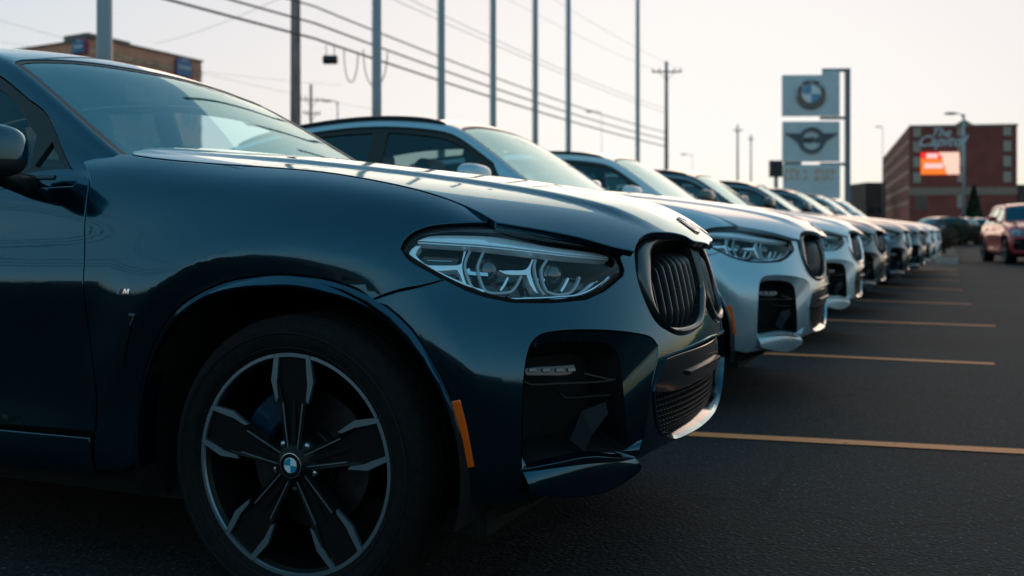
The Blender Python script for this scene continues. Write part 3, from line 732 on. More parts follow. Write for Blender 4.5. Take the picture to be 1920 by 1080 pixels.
def roundel(name, c, n, r, parent, up=Vector((0,0,1)), letters=True):
    """ring, four quarters and the three letters, as raised pieces on one small boss"""
    n = Vector(n).normalized(); X = up.cross(n).normalized(); Yv = n.cross(X)
    c = Vector(c); P = lambda a, b, h: c+X*a+Yv*b+n*h
    root = MB(); k = 48
    root.add([P(r*math.cos(2*PI*i/k), r*math.sin(2*PI*i/k), 0) for i in range(k)]+[P(r*.96*math.cos(2*PI*i/k), r*.96*math.sin(2*PI*i/k), r*.07) for i in range(k)],
             [(i, (i+1) % k, k+(i+1) % k, k+i) for i in range(k)]+[tuple(range(k, 2*k))])
    o = root.obj(name, 'black_gloss', parent, False)
    for q in range(4):
        a0 = q*PI/2; pts = [P(0, 0, r*.09)]+[P(r*.58*math.cos(a0+i*PI/20), r*.58*math.sin(a0+i*PI/20), r*.09) for i in range(11)]
        mesh_obj('quarter', pts, [tuple(range(12))], 'logo_blue' if q % 2 else 'logo_white', o, False)
    mb = MB()
    for ra, rb in ((.99, .93), (.62, .58)):
        mb.add([P(r*ra*math.cos(2*PI*i/k), r*ra*math.sin(2*PI*i/k), r*.085) for i in range(k)]+[P(r*rb*math.cos(2*PI*i/k), r*rb*math.sin(2*PI*i/k), r*.10) for i in range(k)], [(i, (i+1) % k, k+(i+1) % k, k+i) for i in range(k)])
    mb.obj('rim_line', 'satin_silver', o, True)
    if letters:
        for ch, ang in (('B', 48), ('M', 0), ('W', -48)):
            a = math.radians(90+ang); t = text_mesh(ch, r*.34, 0.003*r/.03*.2)
            t.materials.append(MATS['logo_white']); to = bpy.data.objects.new('letter', t); link(to, o)
            pos = P(r*.78*math.cos(a), r*.78*math.sin(a), r*.095)
            lx = X*math.cos(a-PI/2)+Yv*math.sin(a-PI/2); ly = n.cross(lx)
            to.matrix_local = Matrix(((lx.x, ly.x, n.x, pos.x), (lx.y, ly.y, n.y, pos.y), (lx.z, ly.z, n.z, pos.z), (0, 0, 0, 1)))
    return o
_tc = {}
def text_mesh(s, size, depth=0.0, shear=0.0, bold=0.0):
    key = (s, round(size, 4), round(depth, 4), shear, bold)
    cu = bpy.data.curves.new('text', 'FONT'); cu.body = s; cu.size = size; cu.align_x = 'CENTER'; cu.align_y = 'CENTER'
    cu.extrude = depth; cu.shear = shear; cu.offset = bold; cu.resolution_u = 6
    t = bpy.data.objects.new('text', cu); COL.objects.link(t); bpy.context.view_layer.update()
    me = bpy.data.meshes.new_from_object(t); bpy.data.objects.remove(t); bpy.data.curves.remove(cu)
    me.name = 'lettering'
    return me

def make_wheel(car, x, sgn, rim_r=0.2727):
    """sgn -1: the right side; face towards sgn*y"""
    y0 = sgn*0.925
    w = bpy.data.objects.new('wheel', None); link(w, car); w.location = (x, y0, ZW)
    if sgn > 0: w.rotation_euler = (0, 0, PI)
    # local: outward is -y
    ty = MB(); R = ZW
    prof = [(.262,.012),(.268,-.002),(.276,-.012),(.290,-.020),(.312,-.024),(.334,-.020),(.350,-.006),(.359,.008),(R-.001,.020),(R,.040)]
    for g in range(5):
        y = .040+g*.038; prof += [(R,y+.003),(R,y+.028),(R-.008,y+.029),(R-.008,y+.037),(R,y+.038)]
    prof += [(R,.236),(.355,.250),(.33,.262),(.29,.262),(.262,.25)]
    ty.lathe(prof, 96, 'y'); autosmooth(ty.obj('tyre', 'rubber', w, True), 30)
    mb = MB()                                            # raised ribs of the sidewall
    for r_, h_ in ((.286, -.0200), (.322, -.0250)):
        mb.lathe([(r_-.0015, h_+.001), (r_, h_-.0012), (r_+.0015, h_+.001)], 96, 'y')
    mb.obj('sidewall_rib', 'rubber_worn', w)
    rim = MB()
    rim.lathe([(.2725,.004),(.2727,-.004),(.270,-.007),(.266,-.004),(.262,.004),(.256,.010),(.250,.04),(.235,.10),(.235,.2),(.262,.22)], 96, 'y')
    ro = autosmooth(rim.obj('rim', 'wheel_dark', w, True), 30)
    # air holes in the disc hat and the stub behind the spokes
    st = MB(); st.lathe([(.045,.03),(.052,.05),(.08,.055),(.09,.10)], 32, 'y'); autosmooth(st.obj('hub_carrier', 'disc_steel', ro, True), 30)
    # bright flange between the spokes
    A5 = [90+72*k for k in range(5)]
    for a in A5:
        mb = MB(); c = math.radians(a+36); half = math.radians(36-11.4); n = 24
        v = []
        for i in range(n+1):
            t = c-half+2*half*i/n
            for rr, hh in ((.2722,-.0075),(.2640,-.0078),(.2615,-.003),(.2722,.004)): v.append((rr*math.cos(t), hh, rr*math.sin(t)))
        f = [(i*4+k, i*4+(k+1) % 4, (i+1)*4+(k+1) % 4, (i+1)*4+k) for i in range(n) for k in range(4)]
        mb.add(v, f); mb.obj('rim_edge', 'wheel_cut', ro)
    hub = MB(); hub.lathe([(.0001,-.012),(.030,-.012),(.034,-.009),(.060,.004),(.072,.020),(.074,.06)], 40, 'y')
    autosmooth(hub.obj('hub', 'wheel_dark', ro, True), 40)
    for k in range(5):
        a = math.radians(90+36+72*k); b = MB(); b.lathe([(.0001,.002),(.008,.002),(.0095,.006),(.0095,.02)], 12, 'y', (.056*math.cos(a), 0, .056*math.sin(a))); b.obj('wheel_bolt', 'satin_silver', ro, True)
    cap = roundel('centre_cap', (0, -.012, 0), (0, -1, 0), .031, ro, letters=False)
    def spoke(poly, ys, mat, name, a, back=.03):
        """poly: (tangential, radial) outline; ys: face height per vertex"""
        ca, sa = math.cos(a-PI/2), math.sin(a-PI/2)
        n = len(poly); v = []
        for (t, r_), y in zip(poly, ys): v.append((ca*t-sa*r_, y, sa*t+ca*r_))
        for (t, r_), y in zip(poly, ys): v.append((ca*t-sa*r_, y+back, sa*t+ca*r_))
        f = [tuple(range(n)), tuple(range(n, 2*n))[::-1]]+[(i, n+i, n+(i+1) % n, (i+1) % n) for i in range(n)]
        return mesh_obj(name, v, f, mat, ro, False)
    for a in A5:
        a = math.radians(a)
        # recessed centre of the spoke
        spoke([(-.018,.03),(.018,.03),(.030,.14),(.043,.215),(.046,.264),(-.046,.264),(-.043,.215),(-.030,.14)], [.006,.006,.004,.002,.0,.0,.002,.004], 'wheel_dark', 'spoke', a, .035)
        spoke([(-.007,.045),(.007,.045),(.004,.16),(-.004,.16)], [-.0025,-.0025,.002,.002], 'wheel_dark', 'spoke_keel', a, .01)
        for s_ in (-1, 1):
            # flank rail running to the hub, with its machined chamfer
            spoke([(s_*.012,.036),(s_*.022,.036),(s_*.036,.14),(s_*.052,.195),(s_*.050,.262),(s_*.041,.262),(s_*.041,.20),(s_*.027,.14)][::s_], [-.004,-.004,-.004,-.006,-.0065,-.004,-.002,-.001][::s_], 'wheel_dark', 'spoke_rail', a, .03)
            spoke([(s_*.0125,.040),(s_*.0150,.040),(s_*.030,.15),(s_*.0270,.15)][::s_], [-.0052,-.0052,-.0052,-.0052][::s_], 'wheel_cut', 'spoke_line', a, .004)
            spoke([(s_*.0398,.267),(s_*.0515,.264),(s_*.0605,.203),(s_*.0455,.150),(s_*.0400,.160),(s_*.0445,.200),(s_*.0430,.207),(s_*.0395,.258)][::s_], [-.0080]*8, 'wheel_cut', 'spoke_bracket', a, .010)
        n = 10; poly = []
        for i in range(n+1):
            t = -.0515+.103*i/n; poly.append((t, math.sqrt(.2722**2-t*t)))
        for i in range(n+1):
            t = .0515-.103*i/n; poly.append((t, math.sqrt(.2722**2-t*t)-.0095))
        spoke(poly, [-.0081]*len(poly), 'wheel_cut', 'spoke_bracket', a, .010)
    d = MB(); d.lathe([(.0001,.062),(.085,.062),(.087,.075),(.170,.075),(.172,.080),(.172,.098),(.170,.103),(.09,.103)], 64, 'y')
    do = autosmooth(d.obj('brake_disc', 'disc_steel', w, True), 30)
    cp = MB(); n = 14; v = []
    for i in range(n+1):
        t = math.radians(112+58*i/n)
        for rr, hh in ((.185,.045),(.180,.038),(.115,.038),(.108,.045),(.108,.12),(.185,.12)): v.append((rr*math.cos(t), hh, rr*math.sin(t)))
    f = [(i*6+k, i*6+(k+1) % 6, (i+1)*6+(k+1) % 6, (i+1)*6+k) for i in range(n) for k in range(6)]+[tuple(range(6))[::-1], tuple(n*6+k for k in range(6))]
    cp.add(v, f); cp.obj('brake_caliper', 'caliper_blue', w)
    return w
principled('rubber_worn', (0.013, 0.013, 0.0135), 0.7, 0, 0.2)

# ---- greenhouses
def green_net(kind):
    if kind == 'coupe':
        X = [-.42,-.60,-.78,-.95,-1.11,-1.25,-1.38,-1.6,-1.9,-2.3,-2.7,-3.1,-3.45,-3.70,-3.85]
        Z = [1.02,1.115,1.235,1.345,1.445,1.525,1.562,1.593,1.608,1.602,1.568,1.490,1.375,1.235,1.03]
        CZ = [1.00,1.085,1.185,1.290,1.385,1.462,1.497,1.528,1.545,1.538,1.495,1.405,1.285,1.14,.98]
    else:
        X = [-.42,-.60,-.78,-.95,-1.11,-1.25,-1.38,-1.6,-1.9,-2.3,-2.7,-3.1,-3.42,-3.66,-3.84]
        Z = [1.02,1.130,1.265,1.395,1.510,1.600,1.636,1.662,1.676,1.678,1.665,1.640,1.600,1.36,1.03]
        CZ = [1.00,1.10,1.215,1.340,1.450,1.538,1.572,1.600,1.616,1.618,1.604,1.575,1.520,1.28,.98]
    if kind == 'fastback':
        for i, (z_, c_) in {9: (1.655, 1.592), 10: (1.60, 1.535), 11: (1.51, 1.43), 12: (1.40, 1.30), 13: (1.26, 1.16), 14: (1.05, .98)}.items(): Z[i], CZ[i] = z_, c_
    CY = [.83,.800,.768,.732,.698,.668,.652,.640,.634,.628,.622,.612,.59,.56,.62]
    net = []
    for x, z, cz, cy in zip(X, Z, CZ, CY):
        b = .862 if x > -.65 else .868 if x > -3.3 else (.82 if x > -3.6 else .74)
        zb = 1.075 if x < -.7 else 1.06
        zb = min(zb, cz-.02); lowz = min(1.0, zb-.05)
        P = [(b+.01, lowz), (b, zb-.01), (b-.012, zb+.01)]
        for t in (.3, .6, .88): P.append((b-.012+(cy+.012-b+.012)*t, zb+.01+(cz-.035-zb-.01)*t))
        P += [(cy+.010, cz-.020), (cy-.004, cz+.003), (cy-.03, cz+.016)]
        for g in (.82, .6, .35, .12): yy = cy*g; P.append((yy, z-(z-cz-.006)*(g**2.2)))
        half = [(x, -y, zz) for y, zz in P]; far = [(x, y, zz) for y, zz in P[::-1]]
        net.append(half+far)
    return net
def make_greenhouse(car, kind, near_px=True):
    G = Surf(green_net(kind), 12, 10, vrow=130)
    if G.nr([G.cast((-2, 0, 5), (0, 0, -1))])[0][2] < 0: G.flip = not G.flip; G.calcn()
    VM = (G.V[0]+G.V[-1])/2
    MV = lambda l: [(u, 2*VM-v) for u, v in l]
    dz = 0 if kind == 'coupe' else 1
    def vrow(i): return float(np.interp(i*10, np.arange(len(G.V)), G.V))
    def ux(x, k=200):
        i = int(np.argmin(np.abs(G.P[:, G.P.shape[1]//2, 0]-x))); return float(G.U[i])
    vp = vrow(7.7)                                   # inner edge of the pillar
    u0, uh = ux(-.52), ux(-1.262)
    hb = ux(-1.225)
    ws_n = [(u0, vp), ((u0+hb)/2, vp), (hb, vp), (ux(-1.245), vrow(8.6)), (ux(-1.255), vrow(10)), (ux(-1.25), vrow(11.6))]
    ws = ws_n+MV(ws_n)[::-1]
    # side glass opening
    def s2(l): return side(G, l)
    def cz(x):
        i = int(np.argmin(np.abs(G.P[:, 75, 0]-x))); return float(G.P[i, 62, 2])
    zb = 1.093
    xr = -3.25 if kind != 'suv' else -3.42
    xs_top = [-.98, -1.1, -1.25, -1.4, -1.6, -1.9, -2.3, -2.7, xr+.35, xr+.12]
    topl = [(x, cz(x)-.022) for x in xs_top]
    if kind != 'suv': topl[-1] = (xr+.1, cz(xr+.1)-.06); topl[-2] = (xr+.35, cz(xr+.35)-.03)
    so = [(-.80, zb+.012), (-.88, zb+.075)]+topl+[(xr, zb+.10), (xr+.05, zb+.01), (-2.6, zb), (-2.2, zb), (-1.7, zb), (-1.3, zb), (-1.0, zb)]
    SO = s2(so)
    rw = [(ux(-3.2 if kind != 'suv' else -3.47), v) for v in (vrow(8.8), vrow(10.5), vrow(12))]+[(ux(-3.74 if kind != 'suv' else -3.72), v) for v in (vrow(12), vrow(10.5), vrow(8.8))]
    rwn = [(ux(-3.2 if kind != 'suv' else -3.47), v) for v in (vrow(8.8), vrow(12), 2*VM-vrow(12), 2*VM-vrow(8.8))]+[(ux(-3.74 if kind != 'suv' else -3.72), v) for v in (2*VM-vrow(8.8), 2*VM-vrow(12), vrow(12), vrow(8.8))]
    lowr = [(-3.80, 1.06), (-3.3, 1.05), (-2.4, 1.05), (-1.4, 1.05), (-.80, 1.06)]
    ln = s2(lowr); fr_ = s2([(-.70, 1.11)])
    vb = ln[2][1]
    out_n = [(G.U[-1]-.02, VM), (G.U[-1]-.02, vrow(7.5)), (ux(-3.72), vrow(3.6)), (ux(-3.62), vb), (ux(-2), vb), (ux(-.74), vb), (ux(-.64), vb+.01), (ux(-.56), vp-.03), (u0-.001, vp-.004), (u0-.001, VM)]
    outl = out_n[:-1]+[(u, 2*VM-v) for u, v in out_n[1:-1]][::-1]
    ro = panel('roof', G, outl, 'navy', holes=[ws, SO, MV(SO), rwn], parent=car, h=.035, smooth=True, flange=0.02)
    panel('windshield', G, ws, 'windshield_glass', parent=car, h=.035, depth=0.006, flange=0.0, gap=-.006)
    wi = [(u, v) for u, v in ws]
    # black border of the screen
    wsl = smooth_loop(np.array(ws), .012); wsl = wsl if area2(wsl) > 0 else wsl[::-1]
    def band(name, lp, d0, d1, w, mat, par, closed=True):
        l = smooth_loop(np.array(lp, float), .012); l = l if area2(l) > 0 else l[::-1]
        i2 = offset_loop(l, w); n = len(l); v = list(G.pt(l, d0))+list(G.pt(i2, d1))
        return mesh_obj(name, v, [(i, (i+1) % n, n+(i+1) % n, n+i) for i in range(n)], mat, par, True)
    band('windshield_seal', ws, .0035, .0045, .020, 'black_satin', car)
    band('windshield_border', ws, .009, .010, .050, 'black_matte', car)
    # side frame with glass
    for mir in (False, True):
        q = MV if mir else (lambda l: l)
        so_ = q(SO); fro = panel('window_frame', G, so_, 'black_satin', parent=car, h=.035, depth=.004, flange=.02,
            holes=[q(s2(w)) for w in window_holes(cz, xr, zb, kind)])
        for iw, w in enumerate(window_holes(cz, xr, zb, kind)):
            panel('side_window', G, q(s2(w)), 'front_glass' if iw < 2 else 'side_glass', parent=fro, h=.04, depth=.014, gap=-.004, flange=0)
        if kind != 'coupe':
            ribbon('window_trim', G, q(s2([(x, z+.004) for x, z in [so[0], so[1]]+topl])), .016, -.001, .006, 'satin_silver', fro)
        ribbon('belt_trim', G, q(s2([(-.84, zb-.012), (-1.2, zb-.014), (-1.8, zb-.014), (-2.6, zb-.012), (xr+.1, zb-.008)])), .016, -.004, .006, 'satin_silver' if kind != 'coupe' else 'satin_dark', fro)
    panel('rear_window', G, rwn, 'side_glass', parent=car, h=.05, depth=.005, flange=0, gap=-.004)
    band('rear_window_border', rwn, .008, .009, .05, 'black_matte', car)
    if kind != 'coupe':
        for mir in (False, True):
            q = MV if mir else (lambda l: l)
            us = np.linspace(ux(-1.34), ux(-3.3 if kind == 'suv' else -2.9), 14)
            path = q([(float(u), vrow(7.75)) for u in us])
            P = G.pt(path, np.array([0]+[-.012]*12+[0])); P = smooth3(P, 60)
            MB().tube(P, [.006]+[.013]*(len(P)-2)+[.006], 8).obj('roof_rail', 'black_satin', car, True)
    # lining inside the roof
    uL = np.linspace(ux(-1.29), ux(-3.2), 14); vL = np.linspace(vrow(8), 2*VM-vrow(8), 12)
    g = np.array([[(a, b) for b in vL] for a in uL]).reshape(-1, 2); Pl = G.pt(g, .035)
    mesh_obj('roof_lining', Pl, [(i*12+k, i*12+k+1, (i+1)*12+k+1, (i+1)*12+k) for i in range(13) for k in range(11)], 'trim_cloth', car)
    # antenna fin
    t = Vector(G.pt([(ux(-2.9), VM)])[0]); fin = MB(); fin.prism([(-.11, 0), (.10, 0), (-.02, .035), (-.08, .06), (-.11, .062)], -.012, .012, lambda x, y, h: (t.x+x, h*(1-y*10), t.z+y-.004)); fin.obj('antenna_fin', 'black_gloss', car)
    return G
def smooth3(P, n):
    P = np.array(P); m = len(P); A = bspline_basis(m, max(1, n//m)); return [Vector(p) for p in A @ P]
def window_holes(cz, xr, zb, kind):
    xb = -1.78
    f = [(-.965, zb+.022), (-1.0, zb+.12), (-1.12, cz(-1.12)-.062), (-1.25, cz(-1.25)-.060), (-1.4, cz(-1.4)-.058), (xb+.06, cz(xb)-.056), (xb+.05, zb+.018), (-1.4, zb+.016)]
    tri = [(-.84, zb+.022), (-.93, zb+.098), (-.945, zb+.022)]
    r = [(xb-.06, zb+.018), (xb-.05, cz(xb)-.056), (-2.2, cz(-2.2)-.056), (-2.6, cz(-2.6)-.060), (-2.68, zb+.02), (-2.2, zb+.016)]
    q = [(-2.76, zb+.022), (-2.70, cz(-2.7)-.068), (xr+.42, cz(xr+.42)-.085), (xr+.14, zb+.10), (xr+.22, zb+.03)]
    return [tri, f, r, q]

def make_mirror(car, mir, paint_='navy'):
    s_ = 1 if mir else -1
    o = bpy.data.objects.new('door_mirror', None); link(o, car); o.location = (-.925, s_*.885, 1.062)
    # shell: superellipsoid, wider at the top outer corner
    def shell(name, mat, z0, z1, sc=1.0):
        nu, nv = 28, 20; v = []
        for i in range(nv+1):
            ph = -PI/2+PI*i/nv
            for k in range(nu):
                th = 2*PI*k/nu
                e = .55; c = lambda a, p: math.copysign(abs(math.cos(a))**p, math.cos(a)); sn = lambda a, p: math.copysign(abs(math.sin(a))**p, math.sin(a))
                x = c(ph, .55)*c(th, .6)*.070*sc; y = c(ph, .55)*sn(th, .55)*.118*sc; z = sn(ph, .62)*.076*sc
                x += -.018*(y/.118)*s_*s_ if False else 0
                zz = z*(1+.12*(y/.118)); xx = x*(1.0 if x > 0 else .55)+.012*(1-(y/.118)**2)-.02*(y/.118)
                v.append((xx, s_*(.155+y), .085+zz))
        f = [(i*nu+k, i*nu+(k+1) % nu, (i+1)*nu+(k+1) % nu, (i+1)*nu+k) for i in range(nv) for k in range(nu)]
        keep = [q for q in f if z0 <= sum(v[j][2] for j in q)/4 < z1]
        return mesh_obj(name, v, keep, mat, o, True)
    shell('mirror_cap', paint_, .062, 9)
    shell('mirror_base', 'black_satin', -9, .0665, .995)
    mb = MB(); mb.tube([(-.0, s_*.0-s_*.05, -.01), (.0, s_*.05, .010), (.0, s_*.12, .035)], [.035, .026, .03], 12); mb.obj('mirror_arm', 'black_satin', o, True)
    gl = MB(); gl.lathe([(.0001, -.032), (.055, -.032), (.058, -.029)], 24, 'x'); gl.v = [(x, s_*.155+y*1.7, .085+z*.95) for x, y, z in gl.v]; gl.obj('mirror_glass', 'chrome', o, True)
    return o

def interior(car, kind):
    top_ = 1.02
    # floor / inner tub in black so nothing shows through
    mb = MB(); mb.box((-3.55, -.80, .22), (-.50, .80, .62)); mb.box((-.55, -.60, .24), (.50, .60, .84)); mb.box((-.50, -.86, .60), (-.44, .86, 1.02)); mb.box((-3.60,-.78,.45),(-2.35,.78,.98))
    mb.obj('inner_tub', 'black_matte', car)
    d = MB(); d.prism([(-.46, .95), (-.62, 1.085), (-.80, 1.10), (-1.02, 1.06), (-1.10, .98), (-1.08, .72), (-.5, .66)], -.74, .74, lambda x, y, h: (x, h, y)); d.obj('dashboard', 'trim_cloth', car)
    st = MB(); n = 32
    C_, tilt = Vector((-1.28, .37, .98)), math.radians(25)
    ring = [C_+Vector((math.sin(tilt)*.18*math.sin(a), .18*math.cos(a), math.cos(tilt)*.18*math.sin(a))) for a in np.linspace(0, 2*PI, n+1)]
    st.tube(ring, .014, 8); st.box((-1.30, .31, .95), (-1.25, .43, 1.01)); st.box((-1.29, .20, .97), (-1.27, .54, .99)); st.tube([(-1.27,.37,.98), (-1.05,.37,.93)], .03, 8)
    st.obj('steering_wheel', 'trim_cloth', car, True)
    for x, ys in ((-1.72, (-.37, .37)), (-2.55, (-.38, .38))):
        for y in ys:
            s = MB(); w = .25
            s.prism([(.12, .62), (.14, .70), (-.28, .74), (-.44, 1.22), (-.52, 1.24), (-.50, .80), (-.42, .60)], y-w, y+w, lambda a, b, h: (x+.2+a, h, b))
            o = s.obj('seat', 'seat_leather', car); bev = o.modifiers.new('b', 'BEVEL'); bev.width = .035; bev.segments = 3
            hd = MB(); hd.prism([(-.32, 1.27), (-.24, 1.29), (-.25, 1.42), (-.32, 1.445), (-.37, 1.42), (-.38, 1.29)], y-.13, y+.13, lambda a, b, h: (x+.05+a+.02, h, b))
            ho = hd.obj('headrest', 'seat_leather', o); bv = ho.modifiers.new('b', 'BEVEL'); bv.width = .025; bv.segments = 3
    m = MB(); m.box((-1.30, -.115, 1.40), (-1.275, .115, 1.465)); m.tube([(-1.28, 0, 1.43), (-1.24, 0, 1.49 if kind == 'coupe' else 1.53)], .01, 8)
    o = m.obj('rear_view_mirror', 'black_satin', car); bv = o.modifiers.new('b', 'BEVEL'); bv.width = .012; bv.segments = 2

def make_base(car):
    """everything below the glass; the same on every car of the row"""
    panel('bumper', B, BUMPER, 'navy', holes=[FOG_P, M(FOG_P), LOW, KID_O, M(KID_O)], parent=car, h=.018)
    hc = [(250,290),(300,297),(400,306),(500,312.5),(600,321),(700,337),(800,360),(870,385),(932,418),(960,422.5),(1015,431.5),(1084,445),(1152,464),(1190,472),(1196,455),(1206,443),(1223,436.5),(1246,436),(1269,438.5),(1286,443.5),(1301,452)]
    hn = px(H, hc); zt = H.pt([hn[-1]])[0]
    hn = hn+top(H, [(float(zt[0])+.012, -.03), (float(zt[0])+.018, -.001)])
    VMh = (H.V[0]+H.V[-1])/2
    MH = lambda l: [(u, 2*VMh-v) for u, v in l]
    x0 = float(H.pt([hn[0]])[0][0]); rear_e = top(H, [(x0-.035, -.70), (x0-.06, -.5), (x0-.075, -.25), (x0-.08, -.001)])
    HO = rear_e[::-1]+hn; HO = HO+MH(HO)[::-1]
    panel('bonnet', H, HO, 'navy', parent=car, h=.022, flange=.018)
    for mir in (False, True):
        q = M if mir else (lambda l: l)
        fn = panel('front_wing', B, q(FENDER), 'navy', parent=car, h=.018)
        # arch trim: kicks out towards its edge
        a1 = side(B, acirc(lambda g: r_out(g)-.001, -8, 186, 70)); a0 = side(B, acirc(r_in, -8, 186, 70))
        A, C = B.pt(q(a1), .001), B.pt(q(a0), -.015); D = B.pt(q(a0), -.013)*1.0; cen = np.array([0, 0, ZW]); inn = D+(cen*[1,0,1]+D*[0,1,0]-D)*.012; E_ = B.pt(q(a0), .05); E_ = E_+(cen*[1,0,1]+E_*[0,1,0]-E_)*.012
        MID = B.pt(q(rows_between(a1, a0, .5)), -.009)
        v = np.concatenate([A, MID, C, inn, E_]); n = len(A)
        autosmooth(mesh_obj('arch_trim', v, [(r*n+i, r*n+i+1, (r+1)*n+i+1, (r+1)*n+i) for r in range(4) for i in range(n-1)], 'navy', fn), 30)
        ra = side(B, circ(-2.864, RB, 188, -8, 40)); r0 = side(B, circ(-2.864, RA, 188, -8, 40))
        dtop = door_top
        # doors
        pb = B.pt(door_top)
        xg = float(pb[-1][0])
        belt = 1.052
        fd = q(door_top+side(B, [(xg+.01, .66), (xg+.02, .5), (xg+.01, .39), (-1.2, .385), (-1.775, .385), (-1.785, .7), (-1.77, .9), (-1.755, belt), (-1.4, belt), (-1.0, belt), (-.76, belt+.006)]))
        do = panel('front_door', B, fd, 'navy', parent=car, h=.025)
        rd = q(side(B, [(-1.757, belt), (-1.772, .9), (-1.787, .7), (-1.777, .385), (-2.30, .385), (-2.365, .50), (-2.42, .64), (-2.55, .76), (-2.70, .88), (-2.74, belt), (-2.2, belt)]))
        d2 = panel('rear_door', B, rd, 'navy', parent=car, h=.03)
        for par, x in ((do, -1.60), (d2, -2.50)):
            yy = 1 if mir else -1; hd = MB(); hd.tube([(x-.11, yy*.885, .93), (x-.09, yy*.935, .93), (x, yy*.94, .932), (x+.09, yy*.935, .93), (x+.11, yy*.885, .93)], .013, 8); hd.obj('door_handle', 'navy', par, True)
        rq = side(B, [(-2.742, belt), (-2.702, .88), (-2.552, .76), (-2.422, .64), (-2.367, .50), (-2.385, .41)])
        arch_top = side(B, circ(-2.864, RB, 25, 172, 24))
        rr = rq+side(B, circ(-2.864, RB, 6, 188, 30))+side(B, [(-3.36, .30), (-3.5, .30), (-3.52, .6), (-3.50, belt), (-3.2, belt)])
        rr = q(rr)
        panel('rear_quarter', B, rr, 'navy', parent=car, h=.03)
        A, C = B.pt(q(side(B, circ(-2.864, RB-.001, -8, 188, 60))), .001), B.pt(q(side(B, circ(-2.864, RA, -8, 188, 60))), -.014); E_ = B.pt(q(side(B, circ(-2.864, RA, -8, 188, 60))), .05)
        v = np.concatenate([A, C, E_]); n = len(A)
        autosmooth(mesh_obj('arch_trim', v, [(r*n+i, r*n+i+1, (r+1)*n+i+1, (r+1)*n+i) for r in range(2) for i in range(n-1)], 'navy', car), 30)
        sill = q(side(B, [(-.55, .375), (-1.4, .375), (-2.33, .375), (-2.40, .285), (-1.5, .265), (-.66, .265)]))
        panel('sill', B, q(side(B, [(xg-.005, .375), (-1.4, .375), (-2.31, .375), (-2.38, .285), (-1.5, .265), (xg-.005, .265)])), 'navy', parent=car, h=.03)
        # wheel housings
        for cx in (0, -2.864):
            wl = MB(); n = 24; v = []; s_ = 1 if mir else -1
            for i in range(n+1):
                a = math.radians(-15+210*i/n)
                for y in (.925, .60): v.append((cx+(.455 if cx else .449+.045*max(0, -math.cos(a)))*math.cos(a), s_*y, ZW+(.455 if cx else .449+.045*max(0, -math.cos(a)))*math.sin(a)))
            wl.add(v, [(2*i, 2*i+1, 2*i+3, 2*i+2) for i in range(n)])
            wl.add([(cx+.50*math.cos(math.radians(-15+210*i/n)), s_*.60, ZW+.50*math.sin(math.radians(-15+210*i/n))) for i in range(n+1)], [tuple(range(n+1))])
            wl.obj('wheel_housing', 'black_matte', car)
    # tail: one panel across
    belt = 1.052
    Un = side(B, [(-3.52, .6)])[0][0]
    tl = [(Un-.002, side(B, [(-3.5, belt)])[0][1]), (Un-.002, side(B, [(-3.52, .30)])[0][1])]
    vt, vl = tl[0][1], tl[1][1]
    for s_ in (0, 1):
        lp = [(0.0, vt), (Un-.003, vt), (Un-.003, vl), (0.0, vl)]
        if s_: lp = [(2*UC-u, v) for u, v in lp]
        lp = [(min(max(u, 0), B.Umax), v) for u, v in lp]
        panel('tailgate', B, lp, 'navy', parent=car, h=.05, gap=0.0, smooth=False)
        tlmp = side(B, [(-3.56, .96), (-3.66, .965), (-3.75, .95), (-3.74, .86), (-3.6, .87)])
        tlmp = M(tlmp) if s_ else tlmp
        panel('tail_lamp', B, tlmp, 'tail_red', parent=car, h=.03, depth=-.006, flange=.02)
    # under tray
    mb = MB(); mb.box((-3.6, -.78, .20), (.45, .78, .26)); mb.add([(.40,-.76,.21),(.58,-.42,.27),(.64,0,.28),(.58,.42,.27),(.40,.76,.21),(.45,-.8,.34),(.70,-.5,.34),(.765,0,.34),(.70,.5,.34),(.45,.8,.34)], [(0,1,6,5),(1,2,7,6),(2,3,8,7),(3,4,9,8),(0,4,3,2,1)]); mb.obj('under_tray', 'black_matte', car)
    for mir in (False, True):
        make_headlight(car, mir); make_kidney(car, mir); make_fog(car, mir)
    make_lower(car)
    for x in (0, -2.864):
        make_wheel(car, x, -1); make_wheel(car, x, 1)
    for mir in (False, True):
        q = M if mir else (lambda l: l)
        panel('side_marker', B, q(px(B, [(845,751),(864,748),(877,800),(891,875),(874,879),(857,810)])), 'marker_amber', parent=car, h=.02, depth=-.003, flange=.006)
        make_mirror(car, mir)
    # bonnet badge lying on the slope of the nose
    c = H.cast(CAM-C1, pdir(1274, 424)); p = H.pt([c])[0]; n = H.nr([c])[0]
    p0 = top(H, [(float(p[0]), 0)]); P0 = H.pt(p0)[0]; n0 = H.nr(p0)[0]
    roundel('bonnet_badge', P0, n0, .041, car, up=Vector((-1, 0, 0)))
principled('tail_red', (0.25, 0.005, 0.008), 0.15, 0, 0.5, 0.8)
